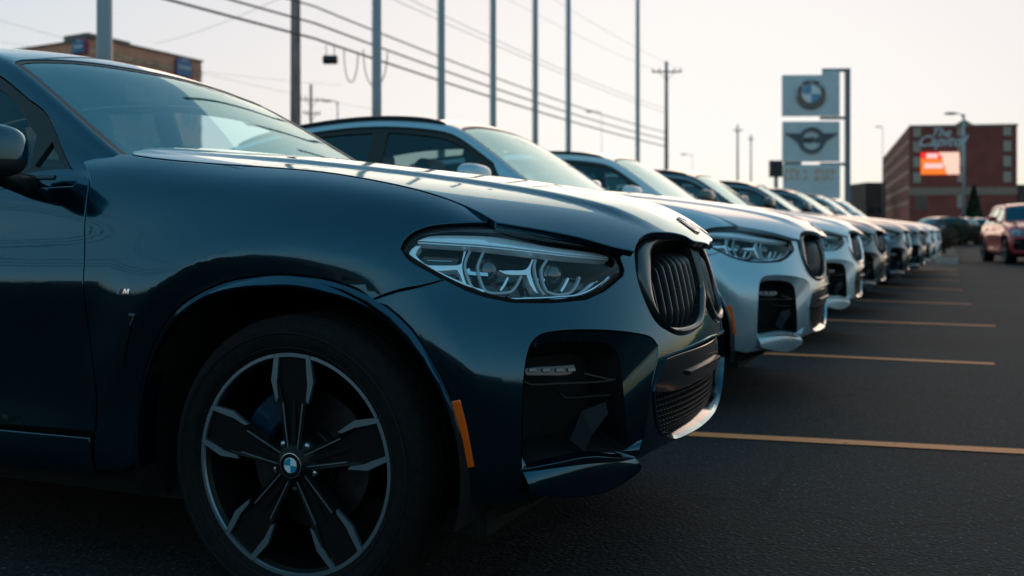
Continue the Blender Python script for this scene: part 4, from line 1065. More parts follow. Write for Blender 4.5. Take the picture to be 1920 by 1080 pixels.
# ================================================================== the ground
m = principled('asphalt', (0.030, 0.032, 0.034), 0.85, 0, 0.2)
tc = N(m, 'ShaderNodeTexCoord')
n1 = N(m, 'ShaderNodeTexNoise'); n1.inputs['Scale'].default_value = 0.45; n1.inputs['Detail'].default_value = 5
n2 = N(m, 'ShaderNodeTexVoronoi'); n2.inputs['Scale'].default_value = 70
n3 = N(m, 'ShaderNodeTexNoise'); n3.inputs['Scale'].default_value = 75; n3.inputs['Detail'].default_value = 3
for n_ in (n1, n2, n3): L(m, tc.outputs['Object'], n_.inputs['Vector'])
r1 = N(m, 'ShaderNodeMapRange'); r1.inputs[1].default_value = .3; r1.inputs[2].default_value = .7; r1.inputs[3].default_value = .75; r1.inputs[4].default_value = 1.3; L(m, n1.outputs['Fac'], r1.inputs[0])
r2 = N(m, 'ShaderNodeValToRGB'); r2.color_ramp.elements[0].position = .0; r2.color_ramp.elements[0].color = (1.25, 1.25, 1.25, 1); r2.color_ramp.elements[1].position = 1; r2.color_ramp.elements[1].color = (.45, .45, .45, 1)
L(m, n2.outputs['Color'], r2.inputs[0])
r3 = N(m, 'ShaderNodeMapRange'); r3.inputs[1].default_value = .60; r3.inputs[2].default_value = .72; r3.inputs[3].default_value = 0.8; r3.inputs[4].default_value = 5.5; L(m, n3.outputs['Fac'], r3.inputs[0])
ma = N(m, 'ShaderNodeMath'); ma.operation = 'MULTIPLY'; L(m, r1.outputs[0], ma.inputs[0]); L(m, r3.outputs[0], ma.inputs[1])
mb_ = N(m, 'ShaderNodeMath'); mb_.operation = 'MULTIPLY'; L(m, ma.outputs[0], mb_.inputs[0]); L(m, r2.outputs[0], mb_.inputs[1])
sc = N(m, 'ShaderNodeVectorMath'); sc.operation = 'SCALE'; sc.inputs[0].default_value = (0.025, 0.0235, 0.0235); L(m, mb_.outputs[0], sc.inputs['Scale']); L(m, sc.outputs[0], bs(m).inputs['Base Color'])
# sealed cracks and a few oil drips
v2 = N(m, 'ShaderNodeTexVoronoi'); v2.feature = 'DISTANCE_TO_EDGE'; v2.inputs['Scale'].default_value = .42
nw = N(m, 'ShaderNodeTexNoise'); nw.inputs['Scale'].default_value = 1.6; nw.inputs['Detail'].default_value = 6; L(m, tc.outputs['Object'], nw.inputs['Vector'])
wa = N(m, 'ShaderNodeVectorMath'); wa.operation = 'MULTIPLY_ADD'; wa.inputs[1].default_value = (.9, .9, 0); L(m, nw.outputs['Color'], wa.inputs[0]); L(m, tc.outputs['Object'], wa.inputs[2]); L(m, wa.outputs[0], v2.inputs['Vector'])
ck = N(m, 'ShaderNodeMapRange'); ck.inputs[1].default_value = .003; ck.inputs[2].default_value = .010; ck.inputs[3].default_value = .6; ck.inputs[4].default_value = 1.0; L(m, v2.outputs['Distance'], ck.inputs[0])
v3 = N(m, 'ShaderNodeTexVoronoi'); v3.inputs['Scale'].default_value = .8; v3.inputs['Randomness'].default_value = 1; L(m, wa.outputs[0], v3.inputs['Vector'])
oi = N(m, 'ShaderNodeMapRange'); oi.inputs[1].default_value = .05; oi.inputs[2].default_value = .16; oi.inputs[3].default_value = .45; oi.inputs[4].default_value = 1.0; L(m, v3.outputs['Distance'], oi.inputs[0])
mc = N(m, 'ShaderNodeMath'); mc.operation = 'MULTIPLY'; L(m, ck.outputs[0], mc.inputs[0]); L(m, oi.outputs[0], mc.inputs[1])
md = N(m, 'ShaderNodeMath'); md.operation = 'MULTIPLY'; L(m, mc.outputs[0], md.inputs[0]); L(m, mb_.outputs[0], md.inputs[1]); L(m, md.outputs[0], sc.inputs['Scale'])
bp = N(m, 'ShaderNodeBump'); bp.inputs['Strength'].default_value = .55; bp.inputs['Distance'].default_value = .006; L(m, n2.outputs['Distance'], bp.inputs['Height']); L(m, bp.outputs[0], bs(m).inputs['Normal'])
def linepaint(name, base):
    m = principled(name, base, 0.7, 0, 0.3)
    tc = N(m, 'ShaderNodeTexCoord'); nz = N(m, 'ShaderNodeTexNoise'); nz.inputs['Scale'].default_value = 22; nz.inputs['Detail'].default_value = 8; nz.inputs['Roughness'].default_value = .7; L(m, tc.outputs['Object'], nz.inputs['Vector'])
    cr = N(m, 'ShaderNodeValToRGB'); cr.color_ramp.elements[0].position = .33; cr.color_ramp.elements[0].color = (.05, .05, .05, 1); cr.color_ramp.elements[1].position = .40; cr.color_ramp.elements[1].color = (*base, 1)
    L(m, nz.outputs['Fac'], cr.inputs[0]); L(m, cr.outputs[0], bs(m).inputs['Base Color'])
    return m
linepaint('line_paint', (1.0, 0.28, 0.10))
principled('kerb_stone', (0.32, 0.30, 0.28), 0.8); grain(MATS['kerb_stone'], 8, .7, 1.2, bump=.2)
principled('mulch', (0.06, 0.045, 0.03), 0.95); grain(MATS['mulch'], 20, .5, 1.4, bump=.5)

o = mesh_obj('parking_lot', [(-900,-900,0),(900,-900,0),(900,1500,0),(-900,1500,0)], [(0,1,2,3)], 'asphalt', None, False); tag(o, kind='structure')
LINES = [((1300,815),(1920,848),1.55), ((1450,664),(1865,683),0), ((1565,601),(1867,612),0), ((1618,563.5),(1821,571),0), ((1660,538.5),(1804,543.5),0), ((1690,523),(1799,527),0), ((1715,512.5),(1797,515.5),0), ((1735,504.5),(1795,507),0)]
for i, (a, b, ext) in enumerate(LINES):
    A, Bp = gp(*a), gp(*b); d = (Bp-A).normalized(); Bp = Bp+d*ext; A = A-d*((A.x+6.2)/max(d.x, .1)); s_ = Vector((-d.y, d.x, 0))*.052
    n = 60; v = []
    for k in range(n+1):
        p = A+(Bp-A)*(k/n); w = 1+random.uniform(-.06, .06)
        v += [p-s_*w, p+s_*w]
    v = [(p.x, p.y, .004) for p in v]
    o = mesh_obj('parking_line', v, [(2*k, 2*k+2, 2*k+3, 2*k+1) for k in range(n)], 'line_paint', None, False)
    tag(o, kind='structure')

# ================================================================== poles, wires
principled('pole_grey', (0.30, 0.34, 0.38), 0.45, 0.3); grain(MATS['pole_grey'], 6, .85, 1.15, stretch=(1, 1, .1))
principled('pole_wood', (0.34, 0.24, 0.22), 0.9); grain(MATS['pole_wood'], 14, .5, 1.4, bump=.5, stretch=(1, 1, .08))
principled('wire_black', (0.015, 0.015, 0.015), 0.6)
principled('fitting_dark', (0.03, 0.032, 0.035), 0.5)
names_u = [(196, 'leftmost tall flagpole, thick and pale, in front of the brick hotel'), (707, 'tall grey flagpole beside the dangling cable loops'), (828, 'tall grey flagpole rising where the wagon roof meets its windscreen'),
           (925, 'tall grey flagpole standing right behind the silver-blue car windscreen'), (1004, 'tall grey flagpole in the middle, just left of the third car roof'),
           (1066, 'tall grey flagpole rising above the third car roof'), (1196, 'rightmost thin flagpole beside the wooden cross-armed pole')]
for u, lab in names_u:
    a = (u-960)/F; Z = -8.5/(CT*a-ST); p = gp(u, HV+F*CAMH/Z); r = {196: .081, 707: .070, 828: .062}.get(u, .058)
    e = empty('flagpole', (p.x, p.y, 0), 0, lab, 'flagpole', 'flagpoles behind the parked cars')
    s = MB(); s.tube([(0,0,.02), (0,0,3), (0,0,6), (0,0,9.4)], [r*1.06, r*1.02, r*.96, r*.8], 20); s.obj('pole', 'pole_grey', e, True)
    s = MB(); s.lathe([(r*2.6, 0), (r*2.6, .03), (r*1.3, .09), (r*1.08, .10)], 20, 'z'); s.obj('base_plate', 'pole_grey', e, True)
    s = MB(); s.lathe([(.0001, 9.56), (.05, 9.54), (.07, 9.47), (.05, 9.40), (.03, 9.39)], 16, 'z'); s.obj('finial', 'pole_grey', e, True)
    s = MB(); s.tube([(-r-.02, 0, 1.2), (-r-.025, 0, 9.3)], .005, 5); s.box((-r-.03, -.01, 1.15), (-r+.01, .01, 1.3)); s.obj('halyard', 'wire_black', e, True)
def SL(Z): return -5.98+.412*(Z-30)                                # the street line the cables follow
def sp(Z, h, off=0.0):
    x = SL(Z)+off; return Vector((CT*x-ST*Z, ST*x+CT*Z, h))
def utility_pole(Z, h, r, arms, label, x=None, rot=None):
    p = sp(Z, 0) if x is None else Vector((CT*x-ST*Z, ST*x+CT*Z, 0))
    e = empty('utility_pole', p, 0, label, 'utility pole', 'utility poles along the street')
    s = MB(); s.tube([(0,0,0), (0,0,h*.5), (0,0,h)], [r, r*.88, r*.7], 14); s.obj('pole', 'pole_wood', e, True)
    ax = Vector((CT, ST, 0)) if rot is None else Vector((math.cos(rot), math.sin(rot), 0))
    for za, la in arms:
        s = MB(); q = Vector((-ax.y, ax.x, 0))
        A = ax*(-la/2)+Vector((0, 0, za))-q*(r+.06); Bv = ax*(la/2)+Vector((0, 0, za))-q*(r+.06)
        s.tube([A, Bv], .065, 4); s.tube([ax*(la*.28)+Vector((0,0,za))-q*(r+.05), Vector((0,0,za-.55))-q*r], .02, 5); s.tube([ax*(-la*.28)+Vector((0,0,za))-q*(r+.05), Vector((0,0,za-.55))-q*r], .02, 5)
        ao = s.obj('cross_arm', 'pole_wood', e)
        for t in (-.46, -.25, .25, .46):
            s = MB(); c = ax*(la*t)+Vector((0,0,za))-q*(r+.06); s.lathe([(.03, .05), (.055, .09), (.03, .12), (.055, .15), (.03, .18), (.045, .21), (.0001, .24)], 8, 'z', tuple(c)); s.obj('insulator', 'fitting_dark', ao, True)
    return e
utility_pole(30.3, 12.2, .165, [(11.3, 2.4)], 'thick weathered wooden utility pole behind the blue car windscreen', x=-6.21)
utility_pole(69, 11.9, .15, [(11.2, 1.95)], 'slim wooden pole with one cross arm, above the third and fourth cars')
utility_pole(-9, 12.2, .165, [(11.3, 2.4)], 'wooden utility pole outside the picture on the left, carrying the street cables')
utility_pole(82, 12.2, .14, [(10.95, 1.9), (9.9, 1.35)], 'small distant pole with two cross arms right of the thick wooden pole', x=(583-960)/F*82, rot=TH+.5)
utility_pole(140, 14.8, .16, [(14.0, 1.2)], 'thin distant pole left of the dealership sign', x=(1383-960)/F*140)
utility_pole(170, 16.2, .15, [(15.4, .9)], 'faint distant pole closest to the dealership sign', x=(1408-960)/F*170)
def cable(a, b, sag, r, label, name='overhead_cable', n=28):
    pts = []
    for i in range(n+1):
        t = i/n; p = a.lerp(b, t); p.z -= sag*4*t*(1-t); pts.append(p)
    s = MB(); s.tube(pts, r, 5); o = s.obj(name, 'wire_black', None, True)
    return tag(o, label, 'cable', 'cables strung along the street')
cabs = [(7.34, .026, .50, 'topmost thick street cable'), (6.86, .030, .42, 'second thick street cable from the top'), (6.42, .034, .34, 'lowest thick street cable, carrying the splice box'), (8.6, .010, .4, 'thin street cable above the thick ones'), (8.9, .010, .55, 'highest thin cable below the cross arms')]
for h, r, sg, lab in cabs:
    cable(sp(-9, h), sp(30.3, h, .17), sg*.7, r, lab+', left of the thick wooden pole')
    cable(sp(30.3, h, .17), sp(69, h*.99, 0), sg*.6, r, lab+', right of the thick wooden pole')
for t in (-1.1, 1.1):
    cable(sp(-9, 11.5, t), sp(30.3, 11.5, t), .3, .006, 'thin power line on the cross arms, %s, left span' % ('far side' if t > 0 else 'street side'))
    cable(sp(30.3, 11.5, t), sp(69, 11.4, t*.8), .4, .006, 'thin power line on the cross arms, %s, right span' % ('far side' if t > 0 else 'street side'))
cable(wp(-200, -20, 40), sp(30.3, 7.9, -.17), .3, .008, 'thin service wire slanting down from upper left to the thick pole', 'service_wire')
cable(wp(290, 82, 60), wp(640, -60, 34), .3, .008, 'thin service wire rising from the hotel to the right', 'service_wire')
cable(wp(-100, 10, 60), wp(700, 205, 90), .4, .010, 'thin slanting wire low over the hotel roof', 'service_wire')
cable(wp(-100, 60, 70), wp(640, 160, 95), .4, .010, 'lower slanting wire over the hotel roof', 'service_wire')
# splice box and slack loops on the lowest cable
e = empty('splice_box', sp(31.4, 6.0), TH-.05, 'dark cylindrical splice box with dangling cable loops on the lowest cable', 'cable box')
s = MB(); s.lathe([(.0001,-.21),(.11,-.21),(.135,-.18),(.135,.18),(.11,.21),(.0001,.21)], 16, 'x', (.0, 0, -.02)); bx_ = s.obj('housing', 'fitting_dark', e, True)
s = MB(); s.tube([(-.12,0,.1), (-.12,0,.42)], .012, 5); s.tube([(.12,0,.1), (.12,0,.42)], .012, 5); s.obj('hanger', 'fitting_dark', e, True)
def loop(cx, w, h, name='slack_loop'):
    pts = [Vector((cx-w/2, 0, .28)), Vector((cx-w*.47, 0, -h*.35)), Vector((cx-w*.25, 0, -h*.88)), Vector((cx, 0, -h)), Vector((cx+w*.25, 0, -h*.88)), Vector((cx+w*.47, 0, -h*.35)), Vector((cx+w/2, 0, .20))]
    s = MB(); s.tube(smooth3(pts, 36), .016, 6); s.obj(name, 'wire_black', e, True)
loop(.62, .42, .72); loop(1.35, .72, .86)

def street_lamp(u, vtop, Z, arm, label, r=.09):
    h = CAMH+(HV-vtop)/F*Z; p = gp(u, HV+F*CAMH/Z)
    e = empty('street_lamp', (p.x, p.y, 0), TH, label, 'street lamp', 'street lamps in the distance')
    s = MB(); s.tube([(0,0,0), (0,0,h*.6), (0,0,h)], [r, r*.8, r*.6], 10); s.obj('pole', 'pole_grey', e, True)
    s = MB(); s.tube([(0,0,h-.3), (arm*.3,0,h+.02), (arm*.8,0,h+.06)], [.05,.04,.035], 6); s.obj('arm', 'pole_grey', e, True)
    s = MB(); s.lathe([(.0001,-.5),(.10,-.45),(.16,-.1),(.15,.2),(.06,.42),(.0001,.45)], 12, 'x', (arm*.9+(.2 if arm > 0 else -.2),0,0)); s.v = [(x, y, h+.04+z*.6) for x, y, z in s.v]; s.obj('lamp_head', 'fitting_dark', e, True)
street_lamp(1807, 214, 74, -.75, 'tall street lamp in front of the red brick hotel', .13)
street_lamp(633, 190, 95, -.8, 'distant street lamp just right of the thick wooden pole')
street_lamp(1128, 210, 110, -1.1, 'small lamp head in the sky left of the rightmost flagpole', .035)
street_lamp(1298, 290, 150, -1.1, 'tiny distant lamp head low in the sky, right of the slim wooden pole', .035)
street_lamp(1655, 238, 160, -.5, 'distant lamp at the left end of the red brick hotel', .06)

# ================================================================== the dealership sign
principled('sign_panel', (0.60, 0.63, 0.66), 0.45); grain(MATS['sign_panel'], 3, .93, 1.07)
principled('sign_frame', (0.15, 0.19, 0.23), 0.5)
principled('sign_black', (0.015, 0.016, 0.018), 0.5)
principled('sign_grey', (0.09, 0.10, 0.12), 0.5)
principled('sign_letter_warm', (0.72, 0.42, 0.32), 0.6)
ZS = 40.0
po = wp(1520, 430, ZS)
sg = empty('dealer_sign', (po.x, po.y, 0), TH-.05, 'tall grey pylon sign with round propeller emblem and winged emblem', 'sign')
mpx = ZS/F
def sx(u): return (u-1520)*mpx
def sz(v): return CAMH+(HV-v)*mpx
def sbox(name, u0, v0, u1, v1, y0, y1, mat, par=None, bev=.012):
    s = MB(); s.box((sx(u0), y0, sz(v1)), (sx(u1), y1, sz(v0))); o = s.obj(name, mat, par or sg)
    if bev: bv = o.modifiers.new('b', 'BEVEL'); bv.width = bev; bv.segments = 2
    return o
pb1 = sbox('emblem_panel', 1467, 141, 1573, 217.5, -.09, .09, 'sign_panel')
pb2 = sbox('emblem_panel', 1467.5, 228, 1573, 303, -.09, .09, 'sign_panel')
pb3 = sbox('text_panel', 1469, 309, 1573.5, 372, -.09, .09, 'sign_panel')
sbox('post', 1583.5, 129, 1592.5, 430+F*CAMH/ZS, -.10, .10, 'sign_frame'); sbox('post', 1566, 380, 1573, 430+F*CAMH/ZS, -.08, .08, 'sign_frame'); sbox('post', 1474, 373, 1480, 430+F*CAMH/ZS, -.08, .08, 'sign_frame')
for v in (131, 218, 304.5): sbox('cross_beam', 1537 if v > 140 else 1541, v-2.2 if v < 140 else v+.8, 1583, v+4.2 if v < 140 else v+6.2, -.05, .05, 'sign_frame')
sbox('cross_beam', 1541, 133, 1573.4, 141, -.07, .07, 'sign_panel')
sbox('cross_beam', 1470, 303.6, 1503, 308.6, -.05, .05, 'sign_frame')
ro_ = roundel('propeller_emblem', (sx(1519.5), -.10, sz(177)), (0, -1, 0), 29*mpx, pb1, letters=True)
# winged emblem: ring, bars, word
s = MB(); cx_, cz_ = sx(1520.5), sz(263.5); k = 48; R0, R1 = 24.5*mpx, 17.6*mpx
v = []; 
for rr, yy in ((R0, -.10), (R0, -.16), (R1, -.16), (R1, -.10)): v += [(cx_+rr*math.cos(2*PI*i/k), yy, cz_+rr*math.sin(2*PI*i/k)) for i in range(k)]
s.add(v, [(r*k+i, r*k+(i+1) % k, (r+1)*k+(i+1) % k, (r+1)*k+i) for r in range(3) for i in range(k)]); s.obj('emblem_ring', 'sign_grey', pb2, False)
for s_ in (-1, 1):
    for i, (a, b) in enumerate(((49, 11.5), (42, 7.0), (35.5, 2.5), (29, -2.5), (25.5, -7.5))):
        q = MB(); z0 = b*mpx; q.prism([(cx_+s_*23*mpx, cz_+z0+1.9*mpx), (cx_+s_*a*mpx, cz_+z0+1.9*mpx), (cx_+s_*(a-4.2)*mpx, cz_+z0-1.9*mpx), (cx_+s_*21*mpx, cz_+z0-1.9*mpx)][::s_], -.15, -.10, lambda x, y, h: (x, h, y)); q.obj('emblem_wing', 'sign_grey', pb2)
def text_obj(name, s, size, loc, mat, par, rotz=0, depth=.01, shear=0, bold=0.0, sx_=1.0):
    me = text_mesh(s, size, depth, shear, bold).copy(); me.materials.clear(); me.materials.append(MATS[mat]); o = bpy.data.objects.new(name, me); link(o, par)
    o.location = loc; o.rotation_euler = (PI/2, 0, rotz); o.scale = (sx_, 1, 1); return o
text_obj('lettering', 'MINI', 15.5*mpx, (cx_, -.13, cz_), 'sign_black', pb2, bold=.006)
# the two rows of warm changeable letters are out of focus: stubby relief blocks, no words
for u, w in ((1473.5, 6), (1484, 7), (1495.5, 8), (1509, 6), (1531, 9), (1542, 5), (1551, 6), (1560.5, 6)):
    for v0, hh in ((316.5, 10.5), (329.5, 9)):
        ox = random.uniform(-1, 1); zj = random.uniform(-1, 1)*.8
        sbox('changeable_letter', u-w*.5+ox, v0+zj, u-w*.5+ox+w*.32, v0+hh+zj, -.105, -.09, 'sign_letter_warm', pb3, 0)
        sbox('changeable_letter', u-w*.5+ox+w*.36, v0+zj+(0 if random.random() < .5 else hh*.35), u+w*.5+ox, v0+zj+hh*(.6 if random.random() < .5 else 1), -.105, -.09, 'sign_letter_warm', pb3, 0)
# small dark sign box left of it
e = empty('roadside_sign', (wp(1455, 430, 60).x, wp(1455, 430, 60).y, 0), TH, 'small dark square sign poking out left of the pylon sign', 'sign')
s = MB(); s.box((-.36, -.12, CAMH+112/F*60), (.40, .12, CAMH+129/F*60+.0)); 
s = MB(); m6 = 60/F; s.box((-12.5*m6, -.1, CAMH+98*m6), (12*m6, .1, CAMH+129*m6)); s.obj('box', 'sign_dark_blue' if 'sign_dark_blue' in MATS else 'sign_black', e)
s = MB(); s.box((-.10, -.06, 0), (.10, .06, CAMH+98*m6)); s.obj('post', 'sign_frame', e)

# ================================================================== buildings
def brickmat(name, c1, c2, mortar, sc_=1.0):
    m = principled(name, c1, 0.9)
    tc = N(m, 'ShaderNodeTexCoord'); mp = N(m, 'ShaderNodeMapping'); L(m, tc.outputs['UV'], mp.inputs[0]); br = N(m, 'ShaderNodeTexBrick')
    br.inputs['Color1'].default_value = (*c1, 1); br.inputs['Color2'].default_value = (*c2, 1); br.inputs['Mortar'].default_value = (*mortar, 1)
    br.inputs['Scale'].default_value = sc_; br.inputs['Mortar Size'].default_value = .012; br.inputs['Brick Width'].default_value = .42; br.inputs['Row Height'].default_value = .16
    L(m, mp.outputs[0], br.inputs['Vector'])
    nz = N(m, 'ShaderNodeTexNoise'); nz.inputs['Scale'].default_value = .35; nz.inputs['Detail'].default_value = 6; L(m, tc.outputs['Object'], nz.inputs['Vector'])
    mr = N(m, 'ShaderNodeMapRange'); mr.inputs[1].default_value = .3; mr.inputs[2].default_value = .7; mr.inputs[3].default_value = .82; mr.inputs[4].default_value = 1.15; L(m, nz.outputs['Fac'], mr.inputs[0])
    s_ = N(m, 'ShaderNodeVectorMath'); s_.operation = 'SCALE'; L(m, br.outputs['Color'], s_.inputs[0]); L(m, mr.outputs[0], s_.inputs['Scale']); L(m, s_.outputs[0], bs(m).inputs['Base Color'])
    return m
brickmat('brick_orange', (0.85, 0.34, 0.20), (0.74, 0.29, 0.17), (0.30, 0.22, 0.17))
brickmat('brick_pale', (0.85, 0.44, 0.29), (0.44, 0.23, 0.13), (0.34, 0.26, 0.2))
brickmat('brick_red', (0.28, 0.055, 0.045), (0.24, 0.046, 0.038), (0.17, 0.085, 0.07))
brickmat('brick_dark', (0.11, 0.07, 0.06), (0.09, 0.055, 0.05), (0.1, 0.08, 0.07))
principled('trim_stone', (0.30, 0.20, 0.16), 0.8); grain(MATS['trim_stone'], 2, .85, 1.1)
principled('window_pale', (0.42, 0.33, 0.27), 0.35)
principled('window_dark', (0.03, 0.035, 0.045), 0.12, 0, .6)
principled('frame_brown', (0.16, 0.12, 0.10), 0.6)
principled('roof_grey', (0.10, 0.10, 0.10), 0.9)
def wall(name, A, Bp, z0, z1, mat, par, thick=.3):
    """one wall slab between two plan points, its UV in metres"""
    A, Bp = Vector((A[0], A[1])), Vector((Bp[0], Bp[1])); d = (Bp-A); l = d.length; d.normalize(); n = Vector((-d.y, d.x))*thick
    v = [(A.x,A.y,z0),(Bp.x,Bp.y,z0),(Bp.x,Bp.y,z1),(A.x,A.y,z1),(A.x+n.x,A.y+n.y,z0),(Bp.x+n.x,Bp.y+n.y,z0),(Bp.x+n.x,Bp.y+n.y,z1),(A.x+n.x,A.y+n.y,z1)]
    f = [(0,1,2,3),(4,7,6,5),(0,4,5,1),(3,2,6,7),(0,3,7,4),(1,5,6,2)]
    o = mesh_obj(name, v, f, mat, par, False); uv = o.data.uv_layers.new(name='UVMap'); co = {0:(0,z0),1:(l,z0),2:(l,z1),3:(0,z1),4:(0,z0),5:(l,z0),6:(l,z1),7:(0,z1)}
    for p in o.data.polygons:
        for li in p.loop_indices: uv.data[li].uv = co[o.data.loops[li].vertex_index]
    return o
def on_wall(A, Bp, s, z, out=0.0):
    A, Bp = Vector((A[0], A[1])), Vector((Bp[0], Bp[1])); d = (Bp-A).normalized(); n = Vector((d.y, -d.x))*out; p = A+d*s+n; return Vector((p.x, p.y, z))
_wc = {}
def window(A, Bp, s, z, w, h, par, pane='window_dark', frame='frame_brown'):
    """frame and pane standing 6 cm out of the wall; mesh data shared between alike windows"""
    ang = math.atan2(Bp[1]-A[1], Bp[0]-A[0]); k = (round(w, 2), round(h, 2), pane, frame)
    if k not in _wc:
        t = .09; f = MB(); f.box((-w/2, -.08, -h/2), (-w/2+t, .02, h/2)); f.box((w/2-t, -.08, -h/2), (w/2, .02, h/2)); f.box((-w/2+t, -.08, h/2-t), (w/2-t, .02, h/2)); f.box((-w/2+t, -.11, -h/2), (w/2-t, .02, -h/2+t)); f.box((-.03, -.07, -h/2+t), (.03, .02, h/2-t))
        fo = f.obj('window', frame, par); g = MB(); g.box((-w/2+t, -.03, -h/2+t), (w/2-t, .01, h/2-t)); go = g.obj('pane', pane, fo); _wc[k] = (fo.data, go.data)
    else:
        fo = link(bpy.data.objects.new('window', _wc[k][0]), par); go = link(bpy.data.objects.new('pane', _wc[k][1]), fo)
    fo.location = on_wall(A, Bp, s, z); fo.rotation_euler = (0, 0, ang); return fo
# --- red brick hotel on the right
Zr = 200.0
P1, P2, P0 = gp(1705, HV+F*CAMH/Zr), gp(1907, HV+F*CAMH/197.), gp(1655, HV+F*CAMH/290.)
Hr = CAMH+(HV-236)/F*Zr
bl = empty('brick_hotel', (0,0,0), 0, 'six-storey dark red brick hotel with a lit red screen on its end wall', 'building')
wf = wall('wall', P1, P2, 0, Hr, 'brick_red', bl); wl_ = wall('wall', P0, P1, 0, Hr, 'brick_red', bl)
dd = (P2-P1); P3 = P0+dd; wall('wall', P2, P3, 0, Hr, 'brick_red', bl); wall('wall', P3, P0, 0, Hr, 'brick_red', bl)
mesh_obj('roof', [(P0.x,P0.y,Hr-.3),(P1.x,P1.y,Hr-.3),(P2.x,P2.y,Hr-.3),(P3.x,P3.y,Hr-.3)], [(0,1,2,3)], 'roof_grey', bl, False)
LW = (Vector((P2.x, P2.y))-Vector((P1.x, P1.y))).length; m2 = LW/202
def uz(v): return CAMH+(HV-v)/F*Zr
for v in (247, 275.5, 304, 333): 
    window(P1, P2, (1719.5-1705)*m2, uz(v), 1.5, 2.1, bl, 'window_pale'); window(P1, P2, (1889-1705)*m2, uz(v), 1.5, 2.1, bl, 'window_pale'); window(P1, P2, (1801-1705)*m2, uz(v), 1.1, 2.0, bl, 'window_pale')
window(P1, P2, (1728-1705)*m2, uz(380), 2.4, 2.6, bl); window(P1, P2, (1801-1705)*m2, uz(378), 1.2, 2.6, bl, 'window_pale')
def slab_on(A, Bp, s0, s1, z0, z1, o0, o1, mat, par, name):
    a, b = on_wall(A, Bp, s0, z0, o0), on_wall(A, Bp, s1, z0, o0); c, d = on_wall(A, Bp, s1, z0, o1), on_wall(A, Bp, s0, z0, o1)
    return mesh_obj(name, [a, b, c, d]+[(p.x, p.y, z1) for p in (a, b, c, d)], [(0,1,2,3),(4,7,6,5),(0,4,5,1),(1,5,6,2),(2,6,7,3),(3,7,4,0)], mat, par, False)
slab_on(P1, P2, -.05, LW+.05, uz(366), uz(352), 0, .15, 'trim_stone', bl, 'stone_band')
slab_on(P1, P2, -.1, LW+.1, Hr-.35, Hr+.1, 0, .25, 'trim_stone', bl, 'parapet')
# gable block over the middle bay
c0, c1 = (1790-1705)*m2, (1826-1705)*m2
a_, b_, t_ = on_wall(P1, P2, c0, Hr, .26), on_wall(P1, P2, c1, Hr, .26), on_wall(P1, P2, (c0+c1)/2, Hr+1.1, .26)
bk = Vector(((P1-P2).y, -(P1-P2).x, 0)).normalized()*.6
mesh_obj('gable', [a_, b_, t_, a_+bk, b_+bk, t_+bk], [(0,1,2),(3,5,4),(0,3,4,1),(1,4,5,2),(2,5,3,0)], 'trim_stone', bl, False)
LL = (Vector((P1.x, P1.y))-Vector((P0.x, P0.y))).length
for r, zc_ in enumerate(uz(v) for v in (247, 275.5, 304, 333, 362)):
    for k in range(13):
        window(P0, P1, LL*(k+.5)/13, zc_-.4, 2.0, 1.7, bl, 'window_dark', 'trim_stone')
    slab_on(P0, P1, 0, LL, zc_-2.1, zc_-1.5, 0, .12, 'trim_stone', bl, 'stone_band')
# script sign and lit screen on the end wall
text_obj('lettering', 'The', 2.3, on_wall(P1, P2, (1762-1705)*m2, uz(250), .2), 'sign_panel', bl, math.atan2((P2-P1).y, (P2-P1).x), .05, shear=.45, bold=.03)
text_obj('lettering', 'Capitol', 2.9, on_wall(P1, P2, (1764-1705)*m2, uz(266), .2), 'sign_panel', bl, math.atan2((P2-P1).y, (P2-P1).x), .05, shear=.45, bold=.03)
m = bpy.data.materials.new('screen'); m.use_nodes = True; MATS['screen'] = m; b_s = bs(m); b_s.inputs['Base Color'].default_value = (.02, .02, .02, 1)
tc = N(m, 'ShaderNodeTexCoord'); sep = N(m, 'ShaderNodeSeparateXYZ'); L(m, tc.outputs['UV'], sep.inputs[0])
def mth(op, a, b=None):
    q = N(m, 'ShaderNodeMath'); q.operation = op
    for i, x in enumerate((a, b)):
        if x is None: continue
        if isinstance(x, (int, float)): q.inputs[i].default_value = x
        else: L(m, x, q.inputs[i])
    return q.outputs[0]
nz = N(m, 'ShaderNodeTexNoise'); nz.inputs['Scale'].default_value = 5; L(m, tc.outputs['UV'], nz.inputs['Vector'])
right = mth('GREATER_THAN', mth('ADD', sep.outputs[0], mth('MULTIPLY', nz.outputs['Fac'], .25)), mth('ADD', .60, mth('MULTIPLY', mth('SUBTRACT', 1.0, sep.outputs[1]), .22)))
low = mth('LESS_THAN', sep.outputs[1], .72)
mx1 = N(m, 'ShaderNodeMix'); mx1.data_type = 'RGBA'; mx1.inputs[6].default_value = (1, .02, .01, 1); mx1.inputs[7].default_value = (1, .20, .01, 1); L(m, low, mx1.inputs[0])
mx2 = N(m, 'ShaderNodeMix'); mx2.data_type = 'RGBA'; mx2.inputs[7].default_value = (1, .62, .50, 1); L(m, right, mx2.inputs[0]); L(m, mx1.outputs[2], mx2.inputs[6])
L(m, mx2.outputs[2], b_s.inputs['Emission Color']); b_s.inputs['Emission Strength'].default_value = 0.55
principled('screen_text', (.9, .7, .7), .5, emis=(1, .55, .5), es=.42)
scr = slab_on(P1, P2, (1727-1705)*m2, (1799-1705)*m2, uz(327.5), uz(286.5), .26, .05, 'screen', bl, 'led_screen')
uv = scr.data.uv_layers.new(name='UVMap'); cc = {0:(0,0),1:(1,0),2:(1,0),3:(0,0),4:(0,1),5:(1,1),6:(1,1),7:(0,1)}
for p in scr.data.polygons:
    for li in p.loop_indices: uv.data[li].uv = cc[scr.data.loops[li].vertex_index]
fa = math.atan2((P2-P1).y, (P2-P1).x)
